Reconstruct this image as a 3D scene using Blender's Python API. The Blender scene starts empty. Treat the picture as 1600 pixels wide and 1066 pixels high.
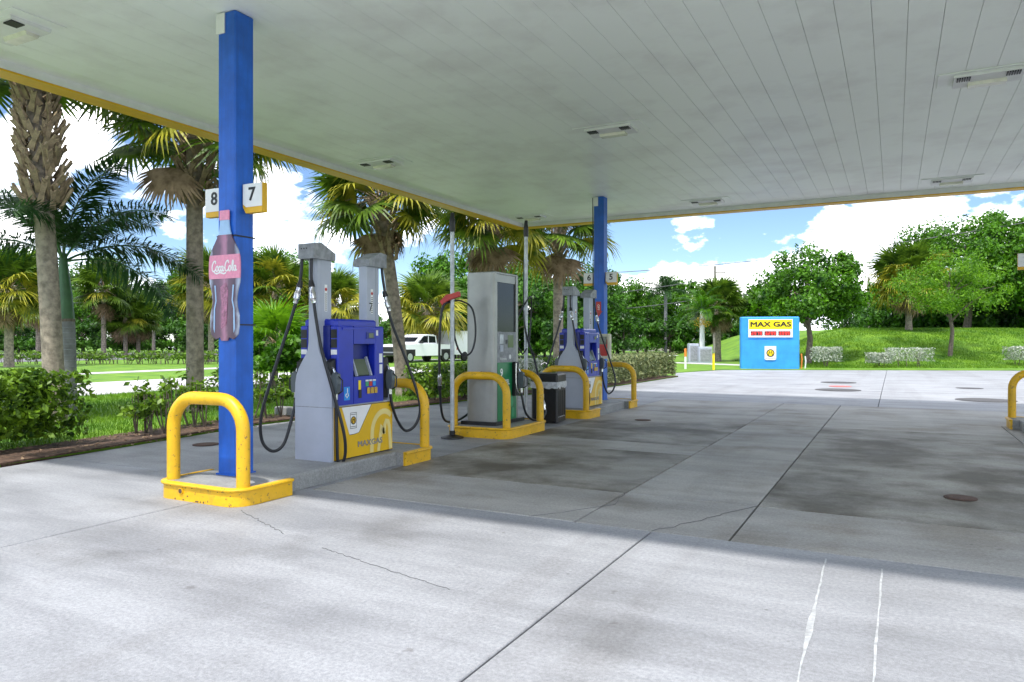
import bpy, math, random
import numpy as np
from mathutils import Vector, Matrix
PI = math.pi
random.seed(7)
S = bpy.context.scene
COL = S.collection
# ------------------------------------------------------------------ camera, sky, sun, exposure
YAW = math.atan(597 / 1141)
cam = bpy.data.objects.new('camera', bpy.data.cameras.new('camera'))
COL.objects.link(cam); S.camera = cam
cam.location = (0, 0, 1.39); cam.rotation_euler = (PI / 2, 0, YAW)
cam.data.sensor_width = 36; cam.data.lens = 36 * 1141 / 1600
cam.data.clip_start = .05; cam.data.clip_end = 2000
SUN = Vector((.06, -.455, 1)).normalized()
world = bpy.data.worlds.new('World'); S.world = world; world.use_nodes = True
wn = world.node_tree.nodes; wl = world.node_tree.links
wn.clear()
def N(nodes, t, **kw):
    n = nodes.new(t)
    for k, v in kw.items():
        if k == 'inp':
            for a, b in v.items(): n.inputs[a].default_value = b
        else: setattr(n, k, v)
    return n
sky = N(wn, 'ShaderNodeTexSky', sky_type='NISHITA', sun_disc=False)
sky.sun_elevation = math.asin(SUN.z); sky.sun_rotation = math.atan2(SUN.x, SUN.y)
sky.air_density = .75; sky.dust_density = 0; sky.ozone_density = 4
bgs = N(wn, 'ShaderNodeBackground'); bgs.inputs[1].default_value = .08
wl.new(sky.outputs[0], bgs.inputs[0])
# cumulus: noise over the sky direction, flattened so that the puffs are wider than tall
tc = N(wn, 'ShaderNodeTexCoord')
mp = N(wn, 'ShaderNodeMapping'); mp.inputs['Scale'].default_value = (1, 1, 1.9); mp.inputs['Location'].default_value = (5.4, 2.2, 8.3)
wl.new(tc.outputs['Generated'], mp.inputs[0])
n1 = N(wn, 'ShaderNodeTexNoise', inp={'Scale': 5.0, 'Detail': 10, 'Roughness': .55, 'Lacunarity': 2.1})
wl.new(mp.outputs[0], n1.inputs['Vector'])
cr = N(wn, 'ShaderNodeValToRGB'); cr.color_ramp.elements[0].position = .495; cr.color_ramp.elements[1].position = .57
wl.new(n1.outputs[0], cr.inputs[0])
n2 = N(wn, 'ShaderNodeTexNoise', inp={'Scale': 9, 'Detail': 6, 'Roughness': .6})
wl.new(mp.outputs[0], n2.inputs['Vector'])
cc = N(wn, 'ShaderNodeValToRGB')
cc.color_ramp.elements[0].position = .35; cc.color_ramp.elements[0].color = (.45, .50, .58, 1)
cc.color_ramp.elements[1].position = .55; cc.color_ramp.elements[1].color = (1, 1, 1, 1)
wl.new(n2.outputs[0], cc.inputs[0])
bgc = N(wn, 'ShaderNodeBackground'); bgc.inputs[1].default_value = 1.6
wl.new(cc.outputs[0], bgc.inputs[0])
mx = N(wn, 'ShaderNodeMixShader')
wl.new(cr.outputs[0], mx.inputs[0]); wl.new(bgs.outputs[0], mx.inputs[1]); wl.new(bgc.outputs[0], mx.inputs[2])
wo = N(wn, 'ShaderNodeOutputWorld'); wl.new(mx.outputs[0], wo.inputs[0])
sl = bpy.data.lights.new('sun', 'SUN'); sl.energy = 2.0; sl.angle = math.radians(2.0); sl.color = (1, .96, .9)
so = bpy.data.objects.new('sun', sl); COL.objects.link(so)
so.rotation_euler = SUN.to_track_quat('Z', 'Y').to_euler()
S.view_settings.view_transform = 'Standard'; S.view_settings.look = 'None'
S.view_settings.gamma = 1; S.view_settings.use_curve_mapping = False
S.view_settings.exposure = 1.35

# ------------------------------------------------------------------ helpers
CZ = 1.39; cA, sA = math.cos(YAW), math.sin(YAW)
def ray(px, d):
    """ground position seen in column px of the photograph at depth d"""
    u = (px - 800) / 1141
    return (-sA * d + cA * u * d, cA * d + sA * u * d)
def hz(y, d): return CZ + d * (532 - y) / 1141

class MB:
    def __init__(s): s.v = []; s.f = []; s.m = []; s.cur = 0
    def mat(s, i): s.cur = i; return s
    def add(s, vs, fs):
        o = len(s.v); s.v += [tuple(map(float, v)) for v in vs]
        for f in fs: s.f.append(tuple(i + o for i in f)); s.m.append(s.cur)
        return s
    def box(s, x0, x1, y0, y1, z0, z1, b=0.0):
        if b <= 0:
            vs = [(x, y, z) for z in (z0, z1) for y in (y0, y1) for x in (x0, x1)]
            return s.add(vs, [(0, 2, 3, 1), (4, 5, 7, 6), (0, 1, 5, 4), (2, 6, 7, 3), (0, 4, 6, 2), (1, 3, 7, 5)])
        # chamfered on vertical and top edges
        ring = lambda e, z: [(x0 + b + e, y0 + e, z), (x1 - b - e, y0 + e, z), (x1 - e, y0 + b + e, z), (x1 - e, y1 - b - e, z),
                             (x1 - b - e, y1 - e, z), (x0 + b + e, y1 - e, z), (x0 + e, y1 - b - e, z), (x0 + e, y0 + b + e, z)]
        vs = ring(0, z0) + ring(0, z1 - b) + ring(b * .7, z1)
        fs = [tuple(range(7, -1, -1)), tuple(range(16, 24))]
        for r in (0, 8):
            for i in range(8): j = (i + 1) % 8; fs.append((r + i, r + j, r + 8 + j, r + 8 + i))
        return s.add(vs, fs)
    def prism(s, pts, axis, a, b):
        """polygon pts (2-D) extruded along axis from a to b; axis x:(y,z) y:(x,z) z:(x,y)"""
        def m(p, t): return (t, p[0], p[1]) if axis == 'x' else ((p[0], t, p[1]) if axis == 'y' else (p[0], p[1], t))
        n = len(pts); vs = [m(p, a) for p in pts] + [m(p, b) for p in pts]
        fs = [tuple(range(n)), tuple(range(2 * n - 1, n - 1, -1))]
        for i in range(n): j = (i + 1) % n; fs.append((i, i + n, j + n, j))
        return s.add(vs, fs)
    def tube(s, pts, r, n=10, cap=True, r2=None):
        pts = [Vector(p) for p in pts]; k = len(pts); vs = []; up = None
        for i, p in enumerate(pts):
            t = (pts[min(i + 1, k - 1)] - pts[max(i - 1, 0)]).normalized()
            if up is None:
                up = t.orthogonal().normalized()
            up = (up - t * up.dot(t)).normalized(); w = t.cross(up)
            if callable(r): rr = r(i / (k - 1))
            else: rr = r if r2 is None else r + (r2 - r) * i / (k - 1)
            for q in range(n):
                a = 2 * PI * q / n; vs.append(p + (up * math.cos(a) + w * math.sin(a)) * rr)
        fs = []
        for i in range(k - 1):
            for q in range(n):
                q2 = (q + 1) % n; fs.append((i * n + q, i * n + q2, (i + 1) * n + q2, (i + 1) * n + q))
        if cap: fs += [tuple(range(n - 1, -1, -1)), tuple(range((k - 1) * n, k * n))]
        return s.add(vs, fs)
    def disc(s, c, r, axis='z', h=.004, n=24, ry=None):
        ry = ry or r; pts = [(r * math.cos(2 * PI * i / n), ry * math.sin(2 * PI * i / n)) for i in range(n)]
        i = 'xyz'.index(axis); o = [c[j] for j in range(3) if j != i]
        return s.prism([(p[0] + o[0], p[1] + o[1]) for p in pts], axis, c[i], c[i] + h)
    def mesh(s, name, mats, smooth=False):
        me = bpy.data.meshes.new(name); me.from_pydata(s.v, [], s.f)
        for m in (mats if isinstance(mats, (list, tuple)) else [mats]): me.materials.append(m)
        me.polygons.foreach_set('material_index', s.m)
        import bmesh
        bm = bmesh.new(); bm.from_mesh(me); bmesh.ops.recalc_face_normals(bm, faces=bm.faces[:]); bm.to_mesh(me); bm.free()
        if smooth:
            me.polygons.foreach_set('use_smooth', [True] * len(me.polygons))
            try: me.set_sharp_from_angle(angle=math.radians(40))
            except Exception: pass
        return me
    def build(s, name, mats, parent=None, smooth=False):
        return link(name, s.mesh(name, mats, smooth), parent)
def link(name, me, parent=None, loc=None, rot=None, scale=None):
    o = bpy.data.objects.new(name, me); COL.objects.link(o)
    if parent is not None: o.parent = parent
    if loc is not None: o.location = loc
    if rot is not None: o.rotation_euler = rot
    if scale is not None: o.scale = (scale,) * 3 if not hasattr(scale, '__len__') else scale
    return o
def tag(o, label=None, cat=None, group=None, kind=None):
    if label: o['label'] = label
    if cat: o['category'] = cat
    if group: o['group'] = group
    if kind: o['kind'] = kind
    return o
def thing(name, label, cat, loc=(0, 0, 0), rz=0, group=None, scale=None):
    o = link(name, None, None, loc, (0, 0, rz), scale); o.empty_display_size = .2
    return tag(o, label, cat, group)
def copy_tree(o, parent=None):
    c = o.copy(); COL.objects.link(c)
    if parent is not None: c.parent = parent
    for ch in [x for x in o.children]: copy_tree(ch, c)
    return c
def text_mesh(name, s, size, mat, depth=.002, sx=1.0, shear=0.0, bold=0.0, align='CENTER', heavy=0):
    cu = bpy.data.curves.new(name, 'FONT'); cu.body = s; cu.size = size; cu.extrude = depth; cu.shear = shear; cu.offset = bold
    cu.align_x = align; cu.align_y = 'CENTER'; cu.resolution_u = 3
    o = bpy.data.objects.new(name, cu); COL.objects.link(o); bpy.context.view_layer.update()
    me = bpy.data.meshes.new_from_object(o); bpy.data.objects.remove(o); bpy.data.curves.remove(cu)
    me.name = name; me.materials.clear(); me.materials.append(mat)
    for v in me.vertices: v.co.x *= sx
    if heavy:
        V = [v.co.copy() for v in me.vertices]; F = [tuple(p.vertices) for p in me.polygons]; VV, FF = [], []
        for k, (dx, dy) in enumerate(((0, 0), (heavy, 0), (-heavy, 0), (0, heavy * .6), (0, -heavy * .6))):
            o_ = len(VV); VV += [(v.x + dx, v.y + dy, v.z + k * .0007) for v in V]; FF += [tuple(i + o_ for i in f) for f in F]
        me = bpy.data.meshes.new(name); me.from_pydata(VV, [], FF); me.materials.append(mat)
    return me
FACE_E = (PI / 2, 0, PI / 2)     # text/plate facing +X
FACE_S = (PI / 2, 0, 0)          # facing -Y
FACE_W = (PI / 2, 0, -PI / 2)

# ------------------------------------------------------------------ materials
def mat(name, col, rough=.6, metal=0, var=.15, scale=6, bump=0, bscale=60, spec=.5, coords='Object', col2=None, lo=.35, hi=.65, detail=6):
    m = bpy.data.materials.new(name); m.use_nodes = True
    n = m.node_tree.nodes; l = m.node_tree.links; b = n['Principled BSDF']
    b.inputs['Roughness'].default_value = rough; b.inputs['Metallic'].default_value = metal
    b.inputs['Specular IOR Level'].default_value = spec
    t = n.new('ShaderNodeTexCoord'); g = n.new('ShaderNodeNewGeometry')
    vec = g.outputs['Position'] if coords == 'World' else t.outputs['Object']
    nz = N(n, 'ShaderNodeTexNoise', inp={'Scale': scale, 'Detail': detail, 'Roughness': .6}); l.new(vec, nz.inputs['Vector'])
    r = n.new('ShaderNodeValToRGB'); l.new(nz.outputs[0], r.inputs[0])
    c2 = col2 or tuple(max(0, c * (1 - var)) for c in col)
    c1 = col if col2 else tuple(min(1, c * (1 + var * .5)) for c in col)
    r.color_ramp.elements[0].position = lo; r.color_ramp.elements[1].position = hi
    r.color_ramp.elements[0].color = (*c2, 1); r.color_ramp.elements[1].color = (*c1, 1)
    l.new(r.outputs[0], b.inputs['Base Color'])
    if bump:
        nb = N(n, 'ShaderNodeTexNoise', inp={'Scale': bscale, 'Detail': 4}); l.new(vec, nb.inputs['Vector'])
        bp = N(n, 'ShaderNodeBump', inp={'Strength': bump, 'Distance': .01}); l.new(nb.outputs[0], bp.inputs['Height']); l.new(bp.outputs[0], b.inputs['Normal'])
    return m
def leafmat(name, dark, light, scale=9, trans=.35, rough=.45):
    m = bpy.data.materials.new(name); m.use_nodes = True
    n = m.node_tree.nodes; l = m.node_tree.links; b = n['Principled BSDF']; out = n['Material Output']
    b.inputs['Roughness'].default_value = rough; b.inputs['Specular IOR Level'].default_value = .35
    t = n.new('ShaderNodeTexCoord')
    nz = N(n, 'ShaderNodeTexNoise', inp={'Scale': scale, 'Detail': 3, 'Roughness': .7}); l.new(t.outputs['Object'], nz.inputs['Vector'])
    r = n.new('ShaderNodeValToRGB'); l.new(nz.outputs[0], r.inputs[0])
    r.color_ramp.elements[0].position = .36; r.color_ramp.elements[1].position = .64
    r.color_ramp.elements[0].color = (*dark, 1); r.color_ramp.elements[1].color = (*light, 1)
    l.new(r.outputs[0], b.inputs['Base Color'])
    tr = n.new('ShaderNodeBsdfTranslucent'); l.new(r.outputs[0], tr.inputs[0])
    mxs = n.new('ShaderNodeMixShader'); mxs.inputs[0].default_value = trans
    l.new(b.outputs[0], mxs.inputs[1]); l.new(tr.outputs[0], mxs.inputs[2]); l.new(mxs.outputs[0], out.inputs[0])
    return m
def concrete(name, base, dark, stain, stain_lo, stain_hi, seed):
    """brushed, blotchy, oil-stained concrete"""
    m = bpy.data.materials.new(name); m.use_nodes = True
    n = m.node_tree.nodes; l = m.node_tree.links; b = n['Principled BSDF']
    b.inputs['Specular IOR Level'].default_value = .4
    g = n.new('ShaderNodeNewGeometry'); mp = n.new('ShaderNodeMapping'); mp.inputs['Location'].default_value = (seed, seed * 1.7, 0)
    l.new(g.outputs['Position'], mp.inputs[0])
    def noise(sc, det, rg, scale=(1, 1, 1)):
        q = n.new('ShaderNodeMapping'); q.inputs['Scale'].default_value = scale; l.new(mp.outputs[0], q.inputs[0])
        z = N(n, 'ShaderNodeTexNoise', inp={'Scale': sc, 'Detail': det, 'Roughness': rg}); l.new(q.outputs[0], z.inputs['Vector']); return z.outputs[0]
    def ramp(src, a, bb, ca, cb):
        r = n.new('ShaderNodeValToRGB'); r.color_ramp.elements[0].position = a; r.color_ramp.elements[1].position = bb
        r.color_ramp.elements[0].color = (*ca, 1); r.color_ramp.elements[1].color = (*cb, 1); l.new(src, r.inputs[0]); return r.outputs[0]
    def mul(a, bb, f=1.0):
        x = N(n, 'ShaderNodeMix', data_type='RGBA', blend_type='MULTIPLY'); x.inputs[0].default_value = f
        l.new(a, x.inputs[6]); l.new(bb, x.inputs[7]); return x.outputs[2]
    c = ramp(noise(.55, 8, .62), .32, .68, dark, base)
    c = mul(c, ramp(noise(1.3, 7, .65, (.35, 1.6, 1)), .38, .62, (.74, .74, .75), (1.05, 1.05, 1.06)), .9)      # drag streaks
    c = mul(c, ramp(noise(45, 4, .7), .3, .7, (.70, .70, .70), (1.10, 1.10, 1.10)), 1.0)                       # grit
    c = mul(c, ramp(noise(220, 2, .5), .3, .7, (.78, .78, .78), (1.08, 1.08, 1.08)), 1.0)
    c = mul(c, ramp(noise(.9, 6, .6), stain_lo, stain_hi, stain, (1, 1, 1)))                                   # old oil
    c = mul(c, ramp(noise(7, 3, .5), .24, .30, (.55, .52, .5), (1, 1, 1)), .6)                                 # drips
    vo = N(n, 'ShaderNodeTexVoronoi', inp={'Scale': 2.6}); l.new(mp.outputs[0], vo.inputs['Vector'])
    c = mul(c, ramp(vo.outputs['Distance'], .018, .035, (.45, .44, .43), (1, 1, 1)), .8)                       # gum and drip spots
    wv = noise(.5, 5, .6, (2.6, .16, 1)); c = mul(c, ramp(wv, .40, .47, (.86, .85, .84), (1, 1, 1)), .6)       # tyre tracks along the lanes
    l.new(c, b.inputs['Base Color'])
    rr = N(n, 'ShaderNodeMapRange', inp={3: .42, 4: .8}); l.new(noise(2.2, 5, .6), rr.inputs[0]); l.new(rr.outputs[0], b.inputs['Roughness'])
    bp = N(n, 'ShaderNodeBump', inp={'Strength': .25, 'Distance': .004}); l.new(noise(90, 5, .7), bp.inputs['Height']); l.new(bp.outputs[0], b.inputs['Normal'])
    return m
def worn(name, col, chip, rough, stretch=(1, 1, 1), fade=.12, amount=.30):
    m = mat(name, col, rough, var=fade, scale=4, bump=.05, bscale=45); n = m.node_tree.nodes; l = m.node_tree.links; b = n['Principled BSDF']
    src = b.inputs['Base Color'].links[0].from_socket
    t = n.new('ShaderNodeTexCoord'); q = n.new('ShaderNodeMapping'); q.inputs['Scale'].default_value = stretch; l.new(t.outputs['Object'], q.inputs[0])
    for sc, lo, hi, cc_, f in ((26, amount - .04, amount, chip, 1.0), (3.2, .30, .62, tuple(c * .62 for c in col), .55), (9, .28, .44, tuple(c * .5 + .03 for c in col), .5)):
        z = N(n, 'ShaderNodeTexNoise', inp={'Scale': sc, 'Detail': 5, 'Roughness': .65}); l.new(q.outputs[0] if sc != 26 else t.outputs['Object'], z.inputs['Vector'])
        r = N(n, 'ShaderNodeMapRange', inp={1: lo, 2: hi, 3: f, 4: 0.0}); l.new(z.outputs[0], r.inputs[0])
        x = N(n, 'ShaderNodeMix', data_type='RGBA'); l.new(r.outputs[0], x.inputs[0]); l.new(src, x.inputs[6]); x.inputs[7].default_value = (*cc_, 1); src = x.outputs[2]
    l.new(src, b.inputs['Base Color']); return m
M = {}
M['conc'] = concrete('clean_concrete', (.425, .436, .458), (.325, .334, .354), (.74, .73, .71), .26, .44, 3)
M['conc_mid'] = concrete('shade_lifted_worn_concrete', (.52, .51, .48), (.41, .40, .375), (.70, .66, .60), .34, .52, 11)  # warmer worn pour, base colour lightened to offset the canopy shade
M['conc_dark'] = concrete('oil_stained_concrete', (.47, .455, .41), (.32, .31, .275), (.36, .33, .28), .40, .58, 23)  # real oil stains; base colour also raised against the canopy shade
M['island'] = concrete('island_concrete', (.46, .46, .45), (.30, .31, .30), (.7, .68, .64), .3, .5, 31)
M['crack'] = mat('crack_grey', (.17, .17, .175), .9)
M['joint'] = mat('joint_filler', (.05, .05, .05), .9)
M['yellow'] = worn('yellow_paint', (.84, .48, .008), (.20, .11, .05), .42, amount=.385)
M['yellow_chip'] = mat('chipped_steel', (.16, .09, .05), .8, scale=30)
M['blue'] = worn('column_blue_paint', (.010, .12, .58), (.05, .16, .45), .45, (5, 5, .35), .2, .27)
M['signblue'] = mat('monument_blue_paint', (.03, .30, .80), .6, var=.14, scale=2)
M['ceil'] = mat('white_soffit_metal', (.89, .92, .89), .42, var=.0, scale=1.2, coords='World', col2=(.79, .795, .78), lo=.33, hi=.54, detail=9)
M['white'] = mat('white_paint', (.76, .76, .76), .45, var=.06)
M['fascia_y'] = mat('yellow_fascia', (.72, .40, .01), .45, var=.08)
M['roof'] = mat('grey_roof_deck', (.4, .4, .4), .7)
M['grey'] = mat('dispenser_grey', (.42, .45, .53), .42, var=.08, scale=3)
M['grey_dark'] = mat('cap_grey', (.27, .28, .30), .5, var=.3, scale=14)
M['pblue'] = mat('dispenser_blue', (.012, .03, .42), .32, var=.12, scale=4)
M['pblue2'] = mat('dispenser_dark_blue', (.008, .02, .22), .4, var=.1)
M['pyel'] = mat('dispenser_yellow', (.78, .47, .008), .3, var=.06)
M['pale'] = mat('pale_yellow_print', (.80, .66, .25), .4, var=.05)
M['black'] = mat('black_plastic', (.012, .012, .014), .4, var=.3, scale=20)
M['rubber'] = mat('hose_rubber', (.016, .017, .022), .38, var=.2)
M['glass'] = mat('dark_glass', (.006, .007, .014), .16, var=.1, spec=.25)
M['lcd'] = mat('lcd_glass', (.12, .15, .10), .15, var=.12)
M['steel'] = mat('brushed_steel', (.34, .34, .325), .42, .75, var=.10, scale=3)
M['galv'] = mat('galvanised_pipe', (.50, .52, .54), .45, .7, var=.22, scale=14)
M['chrome'] = mat('bright_metal', (.7, .7, .7), .22, 1, var=.1)
M['green'] = mat('diesel_green', (.012, .21, .075), .3, var=.15, scale=4)
M['green_l'] = mat('light_green_print', (.05, .36, .16), .35, var=.1)
M['red'] = mat('red_plastic', (.55, .03, .02), .4, var=.1)
M['text'] = mat('black_print', (.012, .012, .012), .5, var=.05)
M['wtext'] = mat('white_print', (.82, .82, .82), .5, var=.04)
M['gold'] = mat('gold_button', (.62, .38, .04), .4)
M['cream'] = mat('cream_plastic', (.62, .58, .45), .5)
M['signyel'] = mat('sign_yellow_face', (.90, .66, .0), .35, var=.02)
M['lightlens'] = mat('lamp_lens', (.74, .72, .62), .25, var=.15)
M['cola'] = mat('cola_print', (.3, .2, .27), .22)
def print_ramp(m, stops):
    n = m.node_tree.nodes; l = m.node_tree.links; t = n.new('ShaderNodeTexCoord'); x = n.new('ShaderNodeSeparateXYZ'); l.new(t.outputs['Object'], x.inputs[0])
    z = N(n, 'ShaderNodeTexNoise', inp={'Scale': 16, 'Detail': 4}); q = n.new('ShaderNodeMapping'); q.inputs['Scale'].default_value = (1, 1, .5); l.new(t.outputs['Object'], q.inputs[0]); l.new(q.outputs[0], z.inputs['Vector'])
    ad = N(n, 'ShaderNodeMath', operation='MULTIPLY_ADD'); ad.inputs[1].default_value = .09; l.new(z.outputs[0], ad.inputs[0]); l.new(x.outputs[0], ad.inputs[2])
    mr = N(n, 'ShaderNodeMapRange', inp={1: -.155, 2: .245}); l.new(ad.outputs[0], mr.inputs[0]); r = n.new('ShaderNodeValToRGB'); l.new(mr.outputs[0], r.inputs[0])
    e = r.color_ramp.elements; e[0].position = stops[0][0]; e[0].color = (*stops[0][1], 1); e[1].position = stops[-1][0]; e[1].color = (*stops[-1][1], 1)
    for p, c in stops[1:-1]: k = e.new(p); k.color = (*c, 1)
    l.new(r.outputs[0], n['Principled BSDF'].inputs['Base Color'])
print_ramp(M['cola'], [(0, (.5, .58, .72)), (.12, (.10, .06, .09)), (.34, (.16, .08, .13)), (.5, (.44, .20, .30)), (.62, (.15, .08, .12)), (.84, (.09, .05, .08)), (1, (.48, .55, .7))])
M['pink'] = mat('faded_label_print', (.76, .27, .40), .35, var=.12, scale=30)
M['clearp'] = mat('pale_bottle_neck_print', (.36, .55, .80), .3, var=.12)
M['bag'] = mat('bin_liner', (.55, .57, .6), .3, var=.3, scale=20)
M['iron'] = mat('cast_iron', (.075, .072, .075), .7, var=.3, scale=20)
M['rust'] = mat('rusted_iron', (.10, .055, .04), .8, var=.4, scale=30)
M['redlid'] = mat('faded_red_lid', (.55, .12, .11), .6)
M['carwhite'] = mat('white_car_paint', (.78, .79, .82), .22, var=.02)
M['cardark'] = mat('navy_car_paint', (.015, .02, .05), .2, var=.1)
M['tyre'] = mat('tyre', (.015, .015, .015), .8)
M['lamp_r'] = mat('tail_lamp', (.4, .01, .01), .2)
M['wall'] = mat('pale_house_wall', (.46, .43, .39), .8)
M['shingle'] = mat('pale_roof', (.36, .36, .37), .8)
M['wood'] = mat('grey_pole_wood', (.26, .24, .22), .85, var=.3)
M['wire'] = mat('wire', (.10, .10, .11), .6)
M['orange'] = mat('orange_marker', (.75, .22, .03), .5)
M['soil'] = mat('mulch', (.105, .062, .04), .95, var=.6, scale=14, bump=.8, bscale=25, coords='World')
M['asphalt'] = mat('road_asphalt', (.17, .17, .18), .9, var=.15, scale=2, coords='World')
M['drive'] = mat('pale_lane_concrete', (.50, .48, .49), .85, var=.15, scale=1.5, coords='World')
M['grass'] = mat('lawn_grass', (.15, .28, .006), .9, var=.0, scale=1.1, coords='World', col2=(.055, .155, .005), lo=.33, hi=.66, bump=.6, bscale=30, detail=9)
M['blade'] = leafmat('grass_blade', (.06, .17, .006), (.17, .31, .012), .7, .3)
M['leafA'] = leafmat('broad_leaf', (.010, .055, .003), (.13, .33, .010), 1.6, .35)
M['leafD'] = leafmat('dark_tree_leaf', (.008, .042, .004), (.09, .25, .012), .6, .3)
M['leafL'] = leafmat('feathery_leaf', (.04, .14, .004), (.21, .42, .015), 1.5, .4)
M['hedge'] = leafmat('hedge_leaf', (.012, .05, .005), (.20, .35, .02), 5, .3)
M['varieg'] = leafmat('variegated_leaf', (.03, .08, .012), (.36, .38, .17), 11, .25)
M['silver'] = leafmat('silvery_leaf', (.16, .22, .13), (.62, .64, .56), 9, .25)
M['fan'] = leafmat('fan_palm_leaf', (.012, .045, .006), (.16, .27, .02), 2.2, .3)
M['fany'] = leafmat('yellowing_palm_leaf', (.07, .11, .008), (.48, .43, .035), 1.8, .3)
M['dead'] = leafmat('dead_palm_leaf', (.14, .09, .05), (.38, .27, .17), 3, .2, .8)
M['feather'] = leafmat('feather_palm_leaf', (.012, .05, .014), (.05, .12, .03), 2.5, .3)
M['bark'] = mat('palm_bark', (.30, .25, .20), .95, var=.45, scale=9, bump=.9, bscale=22)
M['boot'] = mat('palm_boot', (.36, .27, .17), .9, var=.5, scale=9, bump=.3)
M['bark2'] = mat('tree_bark', (.15, .12, .095), .95, var=.4, scale=10, bump=.6)
M['ring'] = mat('ringed_palm_trunk', (.23, .23, .24), .85, var=.3, scale=6)
M['shaft'] = mat('green_crownshaft', (.05, .13, .05), .45, var=.2)

# ------------------------------------------------------------------ ground, slabs, lawns, lanes
gb = MB().add([(-700, -200, -.1), (700, -200, -.1), (700, 900, -.1), (-700, 900, -.1)], [(0, 1, 2, 3)])
tag(gb.build('ground', M['grass']), kind='structure')
pv = tag(MB().box(-10.2, 16, -9, 44, -.09, -.022).build('pavement', M['joint']), kind='structure')
G = .007
def slab(x0, x1, y0, y1, m):
    MB().box(x0 + G, x1 - G, y0 + G, y1 - G, -.05, random.uniform(-.0015, .0015), .006).build('slab', m, pv)
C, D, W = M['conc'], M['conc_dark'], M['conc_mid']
for a, b in ((-9, -2), (-2, 5.2)):
    for x0, x1 in ((-10, -5.33), (-5.33, -1.57), (-1.57, 3.4), (3.4, 9), (9, 16)): slab(x0, x1, a, b, C)
for a in ((5.2, 9.0), (9.0, 12.7), (12.7, 17.2)): slab(-10, -4.85, *a, C)
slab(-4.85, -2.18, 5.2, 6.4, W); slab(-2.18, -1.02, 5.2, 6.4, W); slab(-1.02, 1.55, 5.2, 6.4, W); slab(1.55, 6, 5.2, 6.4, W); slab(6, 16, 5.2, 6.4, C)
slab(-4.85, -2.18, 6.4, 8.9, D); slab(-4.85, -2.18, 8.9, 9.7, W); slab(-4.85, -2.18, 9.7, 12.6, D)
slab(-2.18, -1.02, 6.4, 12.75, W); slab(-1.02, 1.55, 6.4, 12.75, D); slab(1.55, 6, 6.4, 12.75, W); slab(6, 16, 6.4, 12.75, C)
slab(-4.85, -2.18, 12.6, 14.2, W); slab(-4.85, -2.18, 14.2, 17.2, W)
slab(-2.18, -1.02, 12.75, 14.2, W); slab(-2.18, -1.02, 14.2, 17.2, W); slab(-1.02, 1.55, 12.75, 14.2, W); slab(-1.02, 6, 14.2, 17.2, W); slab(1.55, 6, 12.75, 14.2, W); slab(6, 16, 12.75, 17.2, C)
ys = [17.2, 22.5, 28, 33.5, 39, 44]; xs = [-10, -5.2, -.3, 4.6, 10, 16]
for j in range(5):
    for i in range(5): slab(xs[i], xs[i + 1], ys[j], ys[j + 1], C)
def strip(pts, w, z0, z1):
    b = MB(); P = [Vector((p[0], p[1], 0)) for p in pts]; vs = []
    for i, p in enumerate(P):
        t = (P[min(i + 1, len(P) - 1)] - P[max(i - 1, 0)]).normalized(); q = Vector((-t.y, t.x, 0)) * (w[i] if hasattr(w, '__len__') else w) / 2
        vs += [(p + q).to_tuple()[:2], (p - q).to_tuple()[:2]]
    V = [(x, y, z) for z in (z0, z1) for x, y in vs]; n = len(vs); fs = []
    for i in range(0, n - 2, 2):
        fs += [(n + i, n + i + 1, n + i + 3, n + i + 2), (i, i + 2, i + 3, i + 1), (i, n + i, n + i + 2, i + 2), (i + 1, i + 3, n + i + 3, n + i + 1)]
    return b.add(V, fs)
def wobble(a, b, n, amp):
    return [(a[0] + (b[0] - a[0]) * i / n + (random.uniform(-amp, amp) if 0 < i < n else 0), a[1] + (b[1] - a[1]) * i / n + (random.uniform(-amp, amp) if 0 < i < n else 0)) for i in range(n + 1)]
def crack(pts, w=.005):
    strip(pts, [w * random.uniform(.5, 1.3) for _ in pts], .001, .004).build('crack', M['crack'], pv)
crack(wobble((-2.55, 5.2), (-2.1, 5.9), 6, .02) + wobble((-2.1, 5.9), (-2.18, 6.4), 4, .02)[1:])
crack(wobble((-1.57, 5.2), (-1.02, 6.4), 12, .03))
crack(wobble((-4.75, 4.28), (-3.9, 3.9), 30, .012), .003)
crack(wobble((-3.4, 3.75), (-2.2, 3.45), 40, .01), .002)
paint = mat('dried_paint_streak', (.46, .475, .49), .6, var=.3, scale=20)
def streak(a, b_, w, bulge):
    n_ = 26; P = wobble(a, b_, n_, .003); W = [w * random.uniform(.6, 1.3) + bulge * math.exp(-((i / n_ - .55) / .1) ** 2) for i in range(n_ + 1)]
    strip(P, W, .001, .004).build('paint_streak', paint, pv)
streak((-.385, 5.05), (-.34, 2.8), .010, .022)
streak((-.065, 4.98), (-.078, 2.8), .009, .003)

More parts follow.
